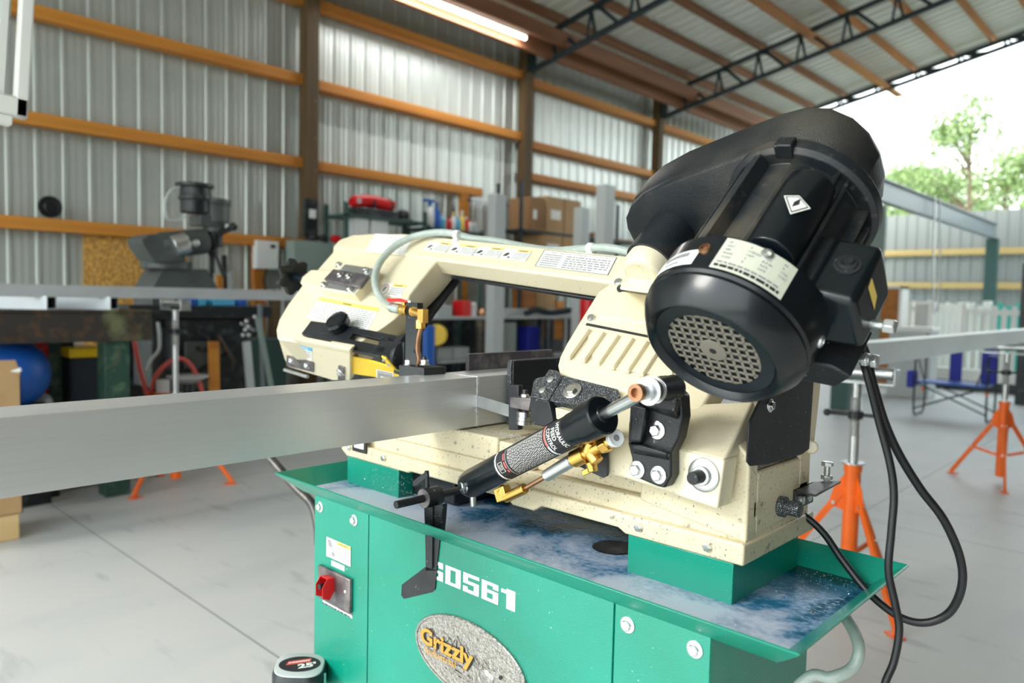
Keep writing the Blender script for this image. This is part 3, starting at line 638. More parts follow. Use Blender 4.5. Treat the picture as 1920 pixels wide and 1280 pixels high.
# black stop flag behind the valve
q = MB('black'); q.prism([Pv(*p, 1.0) for p in ((1065, 852), (1138, 848), (1138, 892), (1130, 896), (1068, 866))], V((0, .006, 0))); q.done('limit_plate', saw, .001)
# guide bracket (right) with big bolt
wg = .078
q = MB('chip_black'); q.prism(tw([(1054, 703), (1158, 729), (1163, 744), (1147, 768), (1028, 751)], wg), -AT*.018)
gr = tag(q.done('guide_bracket', saw, .0015), 'black guide bracket dusted with chips')
q = MB('bolt'); q.lathe(am(1074, 734, 2, wg), AT, [(0, .0185), (.004, .0185), (.005, .0165)], 28); q.hexb(am(1073, 733, 2, wg+.004), AT, .0115, .009, False, .2); q.done('hex_bolt', gr, .0006)
q = MB('chip_black'); q.prism(tw([(999, 716), (1003, 709), (1012, 706), (1020, 705), (1030, 691), (1045, 694), (1053, 705), (1027, 752), (994, 744)], wg+.004), -AT*.02); gp_ = q.done('guide_holder', saw, .003)
for px, py in ((1032, 712), (1017, 732)):
    q = MB('zinc'); q.lathe(am(px, py, 2, wg+.004), AT, [(0, .0072), (.002, .0068), (.0032, .003)], 18); q.done('screw', gp_)
yk = py_(1028, 752, 1.0).y; kp = am(1010, 750, 2, wg)
q = MB('black'); yy = kp.y-.004; q.prism([py_(*p, yy) for p in ((994, 744), (1029, 752), (1038, 790), (1022, 800), (1000, 796), (994, 790))], V((0, .03, 0))); q.done('guide_cap', saw, .002)
for px, py in ((1002, 786), (1012, 789)):
    pass
q = MB('brass'); q.m('cream_dirty'); q.prism([py_(*p, 1.03) for p in ((1041, 764), (1078, 773), (1075, 795), (1043, 785))], V((0, .02, 0))); q.done('wear_pad', saw, .001)
yr = 1.092; q = MB('steel'); cc = py_(984, 783, yr); q.lathe(cc-V((0, 0, .0135)), V((0, 0, 1)), [(0, .0155), (.001, .0165), (.0075, .0165), (.008, .0155), (.009, .0165), (.017, .0165), (.018, .0155), (.019, .0165), (.026, .0165), (.027, .0155)], 28)
q.m('black').cyl(cc+V((0, 0, .0115)), cc+V((0, 0, .02)), .006); br_ = q.done('guide_roller', saw)
q = MB('plate'); q.loft([[py_(*p, yr-.012) for p in ((956, 744), (996, 746), (992, 771), (955, 764))], [py_(*p, yr+.012) for p in ((962, 740), (1000, 742), (996, 767), (961, 760))]]); q.m('black').prism([py_(*p, yr+.004) for p in ((953, 722), (972, 722), (972, 806), (953, 806))], V((0, .014, 0))); q.done('roller_bracket', br_, .002)
q = MB('zinc'); nn = py_(984, 742, yr); q.hexb(nn-V((0, 0, .008)), V((0, 0, 1)), .0085, .012, False); q.m('dark_steel').cyl(nn, nn+V((0, 0, .012)), .0048); q.done('nut', br_, .0006)
# blade
q = MB('steel'); q.loft([[A(-.62, 0, 0)+V((0, -.0005, z)) for z in (-.0125, .0125)]+[A(-.62, 0, 0)+V((0, .0005, z)) for z in (.0125, -.0125)], [A(.10, 0, 0)+V((0, -.0005, z)) for z in (-.0125, .0125)]+[A(.10, 0, 0)+V((0, .0005, z)) for z in (.0125, -.0125)]]); tag(q.done('saw_blade', saw), 'toothed steel blade')
# left guide arm: slotted bar, knob, flange
wb = .082
q = MB('black')
for pts in ([(565, 625), (583, 601), (672, 613), (640, 652)], [(660, 612), (746, 629), (737, 642), (652, 622)], [(640, 632), (725, 650), (712, 668), (628, 648)], [(712, 636), (747, 629), (727, 668), (703, 662)]):
    q.prism(tw(pts, wb), -AT*.010)
q.prism([am(*p, 2, wb) for p in ((746, 629), (761, 624), (728, 671), (724, 669))], -AT*.045)
ga = tag(q.done('guide_arm', saw, .001), 'black slotted guide bar')
kn = am(634, 606, 2, wb+.012); a1, b1 = frame(AT)
lobe = lambda t, R0, k: [kn+AT*t+(a1*math.cos(2*math.pi*i/72)+b1*math.sin(2*math.pi*i/72))*(R0*(1+k*abs(math.cos(4*2*math.pi*i/72))**.5)) for i in range(72)]
q = MB('black_gloss'); q.loft([lobe(-.014, .022, 0), lobe(-.010, .028, .06), lobe(.008, .031, .08), lobe(.014, .028, .06), lobe(.015, .024, 0), lobe(.013, .022, 0)]); q.lathe(kn, AT, [(.0125, .0215), (.0145, .0215), (.015, .018)], 36)
q.cyl(kn-AT*.02, kn, .012); tag(q.done('guide_knob', ga), 'round fluted black clamping knob')
# yellow blade guard
q = MB('yellow'); vy = -.012
q.prism([am(*p, 1, vy) for p in ((657, 668), (700, 678), (748, 692), (762, 702), (768, 716), (657, 700))], AN*.004)
q.prism([am(*p, 1, vy-.012) for p in ((714, 668), (723, 672), (741, 693), (732, 694))], AN*.004); yg = tag(q.done('blade_guard', saw, .0008), 'yellow blade guard')
for px, py in ((719, 675), (728, 684)): q = MB('zinc'); q.cyl(am(px, py, 1, vy-.012), am(px, py, 1, vy-.015), .0035); q.done('screw', yg)
def _f(q, mp): q.m('ink_grey').rect(mp, .05, .06, .95, .94, .0004); q.m('paper').text('BLADE DIRECTION', mp, .1, .78, .12, w=.8, off=.0007); q.rect(mp, .25, .1, .75, .55, .0007)
alabel('direction_label', (706, 691.5), (738, 698.5), (706, 716), 1, vy-.0006, _f, yg)
# left guide block, post, valve
yl = 1.055; Pl = lambda x, y, d=yl: py_(x, y, d)
q = MB('black'); q.box(Pl(757, 685).x, Pl(804, 685).x, yl-.014, yl+.05, -.262, Pl(760, 683.5).z)
q.lathe(Pl(755, 668, yl+.03), V((1, 0, 0)), [(-.012, .026), (-.006, .034), (.006, .034), (.010, .026)], 30)
q.prism([Pl(*p, yl+.02) for p in ((735, 664), (757, 640), (757, 705), (738, 700))], V((0, .012, 0)))
gb = q.done('guide_block', saw, .002)
for px in (766, 796):
    q = MB('zinc'); n0 = Pl(px, 684); q.lathe(n0, V((0, 0, 1)), [(0, .011), (.002, .011)], 24); q.hexb(n0+V((0, 0, .002)), V((0, 0, 1)), .0095, .010, False); q.m('black').lathe(n0, V((0, 0, 1)), [(.010, .0062), (.016, .0055), (.020, .002)], 16); q.done('nut', gb, .0005)
cb = thing_part = None
q = MB('black'); xa, xb = Pl(765.5, 640, yl+.005).x, Pl(787, 640, yl+.005).x; zt = Pl(770, 567, yl+.005).z
q.box(xa, xb, yl-.004, yl+.014, Pl(770, 684).z, zt); cv = q.done('coolant_post', saw, .0015)
q = MB('zinc'); q.hexb(Pl(769, 568, yl+.004), V((0, 0, 1)), .007, .006, False); q.done('nut', cv, .0004)
q = MB('brass'); q.cyl(Pl(745, 578), Pl(766, 582), .0115, .0125); q.hexb(Pl(753, 580), Pl(766, 582)-Pl(753, 580), .0135, .011, False); q.cyl(Pl(758, 572), Pl(758, 564), .005)
q.cyl(Pl(776, 584, yl-.004), Pl(776, 584, yl-.014)+V((0, 0, 0)), .011); q.m('brass').cyl(Pl(774, 584, yl-.012), Pl(790, 589, yl-.014), .0085); q.obox(Pl(782, 605, yl-.022), V((.018, 0, 0)), V((0, .016, 0)), V((0, 0, .030))); q.hexb(Pl(788, 616, yl-.014), V((0, 0, 1)), .0115, .020, False)
tag(q.done('coolant_valve', cv, .0008), 'brass valve and elbow')
q = MB('red'); q.prism([Pl(*p, yl-.006) for p in ((723, 559), (748, 559), (764, 565.5), (758, 567), (745, 565), (728, 566))], V((0, .010, 0))); tag(q.done('valve_lever', cv, .001), 'red lever')
q = MB('copper'); q.tube([Pl(789, 614, yl-.014), Pl(785, 632, yl-.014), Pl(783, 655, yl-.010), Pl(786, 672, yl-.006), Pl(783, 688, yl)], .0052, 10); tag(q.done('coolant_pipe', cv), 'bent copper pipe')
q = MB('black'); q.cyl(Pl(781, 657, yl-.004), Pl(781, 657, yl-.012), .0075); q.done('set_screw', cv, .001)
# clear hose
hw = lambda x, y, w: am(x, y, 2, w)
hs = [Pl(752, 580, yl), Pl(738, 577, yl), hw(720, 566, .085), hw(705, 540, .09), hw(704, 514, .095), hw(715, 488, .098), hw(740, 462, .098), hw(775, 444, .092), hw(815, 436, .088), hw(850, 438, .08), hw(885, 447, .06), hw(930, 452, .045), hw(985, 463, .04), hw(1040, 470, .052), hw(1090, 467, .07), hw(1130, 464, .074), hw(1170, 470, .07), hw(1200, 481, .05), hw(1215, 488, .03)]
q = MB('hose'); q.tube(hs, .0098, 14, 8); ho = tag(q.done('coolant_hose', saw), 'clear plastic coolant hose looping over the arm')
for i, (px, py, w, d) in enumerate(((857, 440, .079, V((1, .1, -.1))), (1108, 465.5, .072, V((1, 0, -.1))))):
    q = MB('clip'); c = hw(px, py, w); d = d.normalized(); q.lathe(c-d*.008, d, [(0, .0115), (.002, .0128), (.014, .0128), (.016, .0115)], 20); q.box(c.x-.008, c.x+.008, c.y-.008, c.y+.012, c.z-.022, c.z); q.done('hose_clip', ho, .001)
q = MB('zinc'); q.cyl(Pl(743, 578), Pl(734, 576), .0112); q.done('hose_clamp', ho)

# ---------------------------------------------------------------- motor
mc = pd(1331, 667, .985); um, vm, wm = auv(mc)
def Mp(v, r, th): return B0+AX*(um+r*math.cos(th))+AT*(wm+r*math.sin(th))+AN*v
def lat(q, prof, n=64): 
    return q.loft([[Mp(v, max(r, 1e-4), 2*math.pi*i/n) for i in range(n)] for v, r in prof])
mot = None
q = MB('black_gloss')
RM = .116
lat(q, [(vm+.012, .001), (vm+.012, .083), (vm+.002, .089), (vm, .0915), (vm+.002, .094), (vm+.022, .108), (vm+.034, RM-.0015), (vm+.040, RM-.003), (vm+.044, RM), (vm+.104, RM+.001), (vm+.106, RM-.004), (vm+.106, .09)])
mot = tag(q.done('motor', saw), 'black electric motor with a perforated fan cover')
q = MB('black_dusty'); v0, v1 = vm+.10, .312
lat(q, [(v0, .088), (v1-.02, .088), (v1-.02, .105), (v1-.014, .112), (v1+.004, .112)])
mb = q.done('motor_body', mot, .001)
def ray_cyl(px, py, R):
    r = ray(px, py).normalized(); C = B0+AX*um+AT*wm
    o = -C; rp = r-AN*r.dot(AN); op = o-AN*o.dot(AN)
    a_ = rp.dot(rp); b_ = 2*rp.dot(op); c = op.dot(op)-R*R; disc = b_*b_-4*a_*c
    t = (-b_-math.sqrt(max(disc, 0)))/(2*a_); P = r*t; d = P-B0
    return d.dot(AN), math.atan2(d.dot(AT)-wm, d.dot(AX)-um)
def fin(th, w0, r1, a0=v0, a1=v1-.02, m='black_dusty', q=None):
    c = Mp(0, 1, th)-Mp(0, 0, th); t = Mp(0, 1, th+math.pi/2)-Mp(0, 0, th)
    o = B0+AX*um+AT*wm+c*.08-t*w0/2+AN*a0; q.obox(o, c*(r1-.08), t*w0, AN*(a1-a0))
q = MB('black_dusty')
th0 = ray_cyl(1400, 400, .1)[1]
for k, (dth, w0) in enumerate(((-1.75, .005), (-1.5, .005), (-.95, .005), (-.78, .005), (.36, .013), (.58, .005), (.74, .005), (.88, .005), (1.02, .005), (1.3, .005), (1.5, .005), (1.7, .005), (1.95, .005), (2.2, .005), (2.5, .005), (2.8, .005), (3.1, .005), (3.4, .005))):
    fin(th0+dth, w0, .104 if w0 < .01 else .110, q=q)
q.done('cooling_fins', mot, .001)
# the two tie lugs at the drive end
tl = ray_cyl(1462, 290, .112); q = MB('black'); 
c = Mp(v1-.022, .110, tl[1]); rd = (Mp(0, 1, tl[1])-Mp(0, 0, tl[1])); tg = rd.cross(AN); q.obox(c-tg*.013-rd*.012, tg*.026, rd*.022, AN*.02); q.done('lug', mot, .002)
# capacitor cover with hazard triangle
ca = ray_cyl(1440, 480, .11)[1]
q = MB('black_gloss'); rd = (Mp(0, 1, ca)-Mp(0, 0, ca)); tg = AN.cross(rd)
cc = B0+AX*um+AT*wm+rd*.086
def capr(v, hw_, hh): return [cc+AN*v+tg*hw_*math.cos(a)*(1 if abs(math.cos(a)) < .9 else 1)+rd*max(0, math.sin(a))*hh for a in [math.pi*i/14 for i in range(15)]]
q.loft([capr(vm+.112, .030, .020), capr(vm+.118, .034, .034), capr(vm+.16, .035, .037), capr(vm+.235, .035, .035), capr(vm+.262, .033, .028), capr(vm+.272, .026, .012)]); cp = q.done('capacitor_cover', mot, .002)
q = MB('black_dusty'); q.obox(cc+AN*(vm+.107)-tg*.040-rd*.004, tg*.08, rd*.008, AN*.19); q.done('cover_flange', cp, .002)
tri = [ray_cyl(*p, .125) for p in ((1469, 368), (1498, 368), (1519, 392), (1481, 403))]
q = MB('paper'); 
def trip(k, rr): 
    ps = [Mp(v, rr, t) for v, t in tri]; c = sum(ps, V())/4; return [c+(p-c)*k for p in ps]
q.poly(trip(1., .1265)); q.m('ink').poly(trip(.86, .1268)); q.m('paper').poly(trip(.74, .1271)); q.m('ink'); tc_ = sum(trip(1, .1275), V())/4; q.poly([tc_+rd*.0+AN*.010+tg*.002, tc_+tg*.004, tc_-AN*.009-tg*.002, tc_-tg*.003]); tag(q.done('shock_label', cp, recalc=False), 'white triangle with a lightning bolt')
# nameplate on the fan cover
def cmap(v_a, v_b, th_a, th_b, R):
    return lambda s, t, off=0: Mp(v_a+(v_b-v_a)*t, R+off, th_a+(th_b-th_a)*s)
n0 = ray_cyl(1315, 523, RM); n1 = ray_cyl(1448, 587, RM)
cm = cmap(vm+.047, vm+.1015, n0[1], n1[1], RM+.0008)
q = MB('plate_cream'); q.rect(cm, 0, 0, 1, 1, .0005, 10); q.m('ink_grey')
rows = [('HP', '1', 'HZ', '60'), ('VOLT', '110/220', 'POLE', '4'), ('AMP', '14/7', 'R.P.M', '1720'), ('PHASE', '1', 'RATE', 'CONT.'), ('CLASS', 'E', 'DATE', '')]
for i, r_ in enumerate(rows):
    yy = .84-i*.12
    for x, s in zip((.06, .34, .56, .82), r_):
        if s: q.text(s, cm, x, yy, .065, w=.026*len(s), bold=.01, off=.001)
q.lines(cm, .05, .17, .9, .28, 1, .001, .5, 3); q.m('ink').lines(cm, .04, .07, .93, .15, 1, .001, 1.0, 4)
tag(q.done('nameplate', mot, recalc=False), 'curved cream rating plate')
m0, m1 = ray_cyl(1222, 530, RM), ray_cyl(1290, 505, RM); cm = cmap(vm+.050, vm+.078, m0[1]+.05, m1[1], RM+.0008)
q = MB('white'); q.rect(cm, 0, 0, 1, 1, .0004, 6); q.m('ink_grey').lines(cm, .3, .5, .85, .9, 1, .0009, .7); q.lines(cm, .4, .1, .7, .4, 1, .0009); q.done('serial_label', mot, recalc=False)
for px, py in ((1322, 467), (1438, 478), (1538, 640)):
    v_, t_ = ray_cyl(px, py, RM); q = MB('copper' if px < 1400 else 'zinc'); P = Mp(v_, RM, t_); d = (Mp(0, 1, t_)-Mp(0, 0, t_)); q.lathe(P, d, [(0, .009), (.003, .008), (.004, .0045), (.001, .004)], 18); q.done('screw', mot)
# grille: lattice over the recessed disc
q = MB('black'); vg = vm+.0118
n = 64
lat(q, [(vg, .001), (vg, .082)])
q.done('grille_backing', mot)
q = MB('dust_grey'); ax1 = (AX*.6+AT*.8); ax2 = (AX*.8-AT*.6)
C = B0+AX*um+AT*wm+AN*(vg-.0012)
Rg = .066
for i in range(-5, 6):
    o_ = i*.0124; ln = math.sqrt(max(0, Rg**2-o_**2))
    for a_, b_ in ((AX, AT), (AT, AX)):
        q.bar(C+a_*(-ln)+b_*o_, C+a_*ln+b_*o_, .0044, .0008, AN)
lattice = q
q.lathe(C+AN*.0008, -AN, [(0, .019), (.002, .019), (.0025, .016)], 24)
lattice.m('black').cyl(C-AN*.0018, C-AN*.0024, .005)
tag(q.done('fan_grille', mot, .0004), 'dusty square-holed grille')
# ring that hides lattice ends
q = MB('black_gloss'); Rn = 64
q.loft([[Mp(vg-.0002, r, 2*math.pi*i/Rn) for i in range(Rn)] for r in (.0825, .0665)], cap=False); q.loft([[Mp(vg-.0022, r, 2*math.pi*i/Rn) for i in range(Rn)] for r in (.0835, .0655)], cap=False); q.done('grille_rim', mot)
# terminal box
tb = thing_box = None
q = MB('black_gloss')
def muw(px, py, v): a = auv(am(px, py, 1, v)); return a[0], a[2]
bx = [(um+.092, wm+.036), (um+.152, wm+.026), (um+.152, wm-.062), (um+.092, wm-.062)]
q.loft([[A(u, vm+.103, w) for u, w in bx], [A(u, vm+.208, w) for u, w in bx]])
tbx = tag(q.done('terminal_box', mot, .010, 4), 'black terminal box on the side of the motor')
q = MB('black'); q.loft([[A(u, vm+.108, w) for u, w in ((um+.06, wm+.042), (um+.096, wm+.038), (um+.096, wm-.066), (um+.06, wm-.066))], [A(u, vm+.204, w) for u, w in ((um+.06, wm+.042), (um+.096, wm+.038), (um+.096, wm-.066), (um+.06, wm-.066))]]); q.done('box_collar', tbx, .004)
q = MB('black'); dn = (AT*.97+AX*.18).normalized(); tc2 = A(um+.124, vm+.160, wm+.031); q.lathe(tc2, dn, [(-.004, .018), (.002, .017), (.0025, .013), (.005, .012), (.006, .008), (.010, .007)], 28); q.done('grommet', tbx)
q = MB('label_yellow'); o_ = A(um+.1526, vm+.150, wm-.035); q.poly([o_, o_+AN*.014+AT*.012, o_+AN*.008+AT*.050, o_-AN*.006+AT*.046]); q.done('caution_label', tbx, recalc=False)
q = MB('zinc'); hb = A(um+.150, vm+.135, wm-.045); q.cyl(hb, hb+AX*.018, .006); q.hexb(hb+AX*.018, AX, .010, .014, False); q.done('adjusting_bolt', mot, .0008)
hb = A(um+.10, vm+.14, wm-.125)
q = MB('zinc'); q.cyl(hb-AX*.05, hb+AX*.04, .006); q.hexb(hb+AX*.03, AX, .010, .008, False); q.hexb(hb+AX*.042, AX, .010, .008, False); q.done('adjusting_bolt', mot, .0008)
# motor mount below the motor
q = MB('black'); q.prism([A(u, vm+.09, w) for u, w in ((um-.02, wm-.09), (um+.11, wm-.09), (um+.135, wm-.105), (um+.11, wm-.135), (um-.02, wm-.135))], AN*.085); q.done('motor_mount', mot, .003)

# belt guard
vgd = .312
GP = [(1174, 408), (1177, 428), (1188, 450), (1206, 475), (1222, 492), (1262, 500), (1330, 500), (1450, 520), (1545, 505), (1592, 470), (1611, 430), (1614, 395), (1604, 358), (1583, 323), (1552, 295), (1512, 277), (1470, 272), (1420, 283), (1330, 315), (1250, 345), (1205, 368), (1184, 386)]
g0 = [am(x, y, 1, vgd) for x, y in GP]; gc = sum(g0, V())/len(g0)
sc = lambda k, v, P=g0: [gc+(p-gc)*k+AN*v for p in P]
q = MB('guard_black'); q.loft([sc(.96, -.003), sc(1., 0), sc(1.01, .012), sc(1.012, .018), sc(1.03, .022), sc(1.035, .078), sc(1.02, .088), sc(.97, .094)])
bg = tag(q.done('belt_guard', saw, 0, ang=50), 'large black pear-shaped belt guard')
q = MB('black'); q.tube([am(1240, 362, 1, vgd+.045)+AT*.003, am(1290, 335, 1, vgd+.045)+AT*.006, am(1330, 322, 1, vgd+.045)+AT*.006], .006, 8); q.m('black')
q.bm.free()
# shaft collar and gearbox boss
cl = am(1262, 432, 1, vgd); ucl, _, wcl = auv(cl)
q = MB('guard_black'); q.lathe(cl, -AN, [(-.01, .044), (.05, .044), (.083, .045), (.086, .045), (.086, .041)], 36); q.done('shaft_collar', saw)
q = MB('cream'); q.lathe(cl, -AN, [(.05, .040), (.082, .040), (.105, .0405), (.118, .034)], 36)
cb_ = cl-AN*.112
q.loft([tw([(1163, 542), (1235, 553), (1300, 540), (1300, 478), (1200, 480)], .060), [cb_-AX*.034-AN*.035-AT*.01, cb_+AX*.03-AN*.035-AT*.01, cb_+AX*.06-AT*.01, cb_+AX*.04+AN*.03-AT*.01, cb_-AX*.034+AN*.03-AT*.01]])
q.done('gearbox', arm, .006, 3)
# ---------------------------------------------------------------- work stop at the front left of the bed
rx, rz = py_(868, 917, 1.03).x, py_(868, 917, 1.03).z
yh = px_(806, 933, rx).y
ye = px_(742, 947, rx).y
q = MB('black'); q.cyl(V((rx, 1.07, rz)), V((rx, ye, rz)), .0075, n=18); ws = tag(q.done('stop_rod', saw, .001), 'black work stop rod')
q = MB('black'); q.cyl(V((rx, yh+.022, rz)), V((rx, yh-.016, rz)), .019, n=28); q.m('plate').cyl(V((rx, yh-.016, rz)), V((rx, yh-.0168, rz)), .0185, n=28); q.m('black')
Ph = lambda x, y, d=0: py_(x, y, yh+d)
q.prism([Ph(795, 950), Ph(830, 945), Ph(828, 975), Ph(818, 1070), Ph(798, 1070), Ph(797, 1000)], V((0, .012, 0)))
q.prism([Ph(803, 950, -.004), Ph(811, 950, -.004), Ph(810, 1066, -.004), Ph(805, 1066, -.004)], V((0, .008, 0)))
q.prism([Ph(798, 1062), Ph(819, 1068), Ph(815, 1105), Ph(808, 1110), Ph(757, 1122), Ph(752, 1116), Ph(753, 1096)], V((0, .018, 0)))
q.done('stop_arm', ws, .002)
q = MB('black'); q.cyl(Ph(802, 918, .006), Ph(800, 882, .006), .0045); q.prism([Ph(*p, .002) for p in ((798, 883), (802, 893), (780, 912), (773, 912), (773, 902))], V((0, .006, 0))); q.done('thumb_lever', ws, .0015)
# cable gland and the length stop on the right end
gl = px_(1462, 948, -.506); q = MB('chip_black'); q.lathe(gl, V((1, 0, 0)), [(-.01, .017), (.010, .017), (.012, .012), (.026, .0125), (.034, .0125), (.036, .009)], 22); q.done('cable_gland', saw)
xs = -.506
s1_, s2_ = px_(1492, 925, xs), px_(1540, 905, xs)
q = MB('dark_steel'); z0 = s1_.z
pp = [px_(1487, 918, xs), px_(1533, 898, xs+.0), pd(1576, 901, 1.50), pd(1528, 926, 1.34)]
z0 = pp[0].z; pp = [V((p.x, p.y, z0)) for p in (px_(1487, 918, xs), px_(1487, 918, xs)+V((0, .085, 0)), pz(1577, 901, z0), pz(1530, 927, z0))]
q.prism(pp, V((0, 0, -.004))); q.box(xs, xs+.004, pp[0].y, pp[0].y+.08, z0-.035, z0); ls = q.done('length_stop', saw, .0008)
bp_ = pz(1550, 898, z0); q = MB('zinc'); q.cyl(bp_-V((0, 0, .016)), bp_+V((0, 0, .026)), .0055); q.hexb(bp_, V((0, 0, 1)), .0105, .008, False); q.hexb(bp_+V((0, 0, .024)), V((0, 0, 1)), .0105, .008, False); q.done('stop_bolt', ls, .0005)
for dy in (.02, .05):
    q = MB('zinc'); q.hexb(V((xs+.004, pp[0].y+dy, z0-.020)), V((1, 0, 0)), .009, .007, False); q.done('hex_bolt', ls, .0005)
# cords
tbp = A(um+.125, vm+.10, wm-.072)
q = MB('rubber'); q.tube([A(um+.11, vm+.12, wm-.045), pd(1604, 645, 1.06), pd(1625, 700, 1.05), pd(1648, 790, 1.06), pd(1669, 870, 1.06), pd(1676, 930, 1.06), pd(1671, 1000, 1.06), pd(1666, 1070, 1.06), pd(1678, 1130, 1.06), pd(1686, 1180, 1.06), pd(1676, 1240, 1.06), pd(1655, 1300, 1.06), pd(1650, 1420, 1.1)], .0054, 12)
q.m('ink_grey'); tag(q.done('power_cord', saw), 'black power cord hanging straight down from the motor')
q = MB('rubber'); q.tube([A(um+.12, vm+.13, wm-.045), pd(1618, 650, 1.06), pd(1637, 720, 1.06), pd(1658, 790, 1.07), pd(1685, 850, 1.08), pd(1725, 915, 1.09), pd(1770, 975, 1.10), pd(1800, 1045, 1.12), pd(1803, 1100, 1.13), pd(1780, 1148, 1.15), pd(1735, 1167, 1.17), pd(1685, 1155, 1.19), pd(1630, 1112, 1.22), pd(1580, 1050, 1.26), pd(1545, 1000, 1.29), pd(1510, 968, 1.31), pd(1478, 955, 1.325), gl+V((.02, 0, 0))], .0062, 12)
tag(q.done('power_cord', saw), 'black power cord looping from the motor back to the base')
q = MB('hose'); q.tube([pd(1560, 1130, 1.25), pd(1590, 1165, 1.18), pd(1610, 1210, 1.13), pd(1600, 1250, 1.12), pd(1560, 1270, 1.12), pd(1500, 1282, 1.14), V((-.50, 1.0, -.72))], .009, 12); tag(q.done('drain_hose', saw), 'murky clear drain hose under the tray')

# ================================================================= THE BAR BEING CUT
TX, TS, TZ, YC = -1.153, .1072, -.2795, 1.118
q = MB('aluminium')
def rtube(y0, y1):
    o = [V((TX-TS, y0, TZ)), V((TX, y0, TZ)), V((TX, y0, TZ+TS)), V((TX-TS, y0, TZ+TS))]; t = .0045
    i = [V((TX-TS+t, y0, TZ+t)), V((TX-t, y0, TZ+t)), V((TX-t, y0, TZ+TS-t)), V((TX-TS+t, y0, TZ+TS-t))]; d = V((0, y1-y0, 0))
    q.loft([i, o, [p+d for p in o], [p+d for p in i]], cap=False); q.loft([i, [p+d for p in i]], cap=False)
rtube(-1.6, YC-.0012); rtube(YC+.0012, 8.6)
q.m('saw_kerf')
rn = random.Random(4)
for i in range(120):
    z = TZ+rn.uniform(0, TS); y = YC+rn.gauss(0, .002); r = rn.uniform(.0004, .0013); q.box(TX-.0006, TX+.0006, y-r, y+r, z-r, z+r)
    x = TX-rn.uniform(0, TS); y = YC+rn.gauss(0, .0013); q.box(x-r*2, x+r*2, y-r, y+r, TZ+TS-.0006, TZ+TS+.0006)
q.box(TX-.0003, TX+.0004, YC-.0016, YC-.0008, TZ, TZ+TS); q.box(TX-TS, TX, YC-.0018, YC-.0006, TZ+TS-.0003, TZ+TS+.0004)
bar = q.done('aluminum_bar', None, .002, loc=(TX, YC, TZ+H), ang=30)
tag(bar, 'large square aluminium tube clamped in the saw, running under the motor to both sides', 'metal bar')
# tape measure clipped at the left foot of the cabinet
tt_ = pz(562, 1243, -.845); tx, ty, tz = tt_.x, tt_.y, -.8995
tm = thing('tape_measure', V((tx, ty, tz)), 'black and grey tape measure marked 25 lying beside the green cabinet', 'tape measure')
b = MB('green'); b.box(tx-.035, CX0+.03, ty-.02, ty+.06, tz-.03, tz-.0005); b.box(CX0-.004, CX0+.03, ty, CY1-.02, tz-.03, tz-.0005); b.done('side_ledge', saw, .002)
q = MB('machine_dark')
def tr(k, z, fl=0): 
    out = []
    for i in range(40):
        a = 2*math.pi*i/40; c, s2 = math.cos(a), math.sin(a); r = .059*k/(abs(c)**3.2+abs(s2)**3.2)**(1/3.2)
        out.append(V((tx+r*(c*.72+s2*.69)*1.08, ty+r*(-c*.69+s2*.72)*.95, z)))
    return out
q.loft([tr(.95, tz), tr(1., tz+.006), tr(1., tz+.040), tr(.95, tz+.049)]); q.m('pale_grey').loft([tr(.93, tz+.047), tr(.93, tz+.051), tr(.86, tz+.0525)])
q.done('tape_case', tm, .001)
U_ = V((.72, -.69, 0)); W_ = V((.69, .72, 0))
mpt = lambda x, y, off=0: V((tx, ty, tz+.0527+off))+(V((.727, .687, 0))*x+V((-.687, .727, 0))*y)
q = MB('ink'); q.poly([mpt(.047*math.cos(2*math.pi*i/32), .036*math.sin(2*math.pi*i/32), .0003) for i in range(32)])
rt = lambda x, y, o=0: mpt((x*.94-y*.34)*1.18, (x*.34+y*.94)*1.18, o)
q.m('label_red').poly([rt(*p, .0006) for p in ((-.026, .002), (.020, .002), (.024, .016), (-.020, .016))]); q.m('paper').lines(rt, -.020, .005, .020, .013, 1, .0009, .5, 3); q.m('paper')
q.text("25'", rt, -.004, -.018, .016, w=.034, bold=.05, off=.0009); q.done('tape_label', tm, recalc=False)
for k in range(5):
    q = MB('pale_grey'); p = V((tx, ty, tz))+V((.727, -.687, 0))*0; a = -1.9+k*.12
    P0 = V((tx+.0605*math.cos(a), ty+.0545*math.sin(a), tz+.006)); q.box(P0.x-.0012, P0.x+.0012, P0.y-.002, P0.y+.002, P0.z, P0.z+.036); q.done('grip_rib', tm)
q = MB('zinc'); q.obox(V((tx+.056, ty+.012, tz+.012)), V((.004, 0, 0)), V((0, .02, 0)), V((0, 0, .03))); q.done('belt_clip', tm, .001)
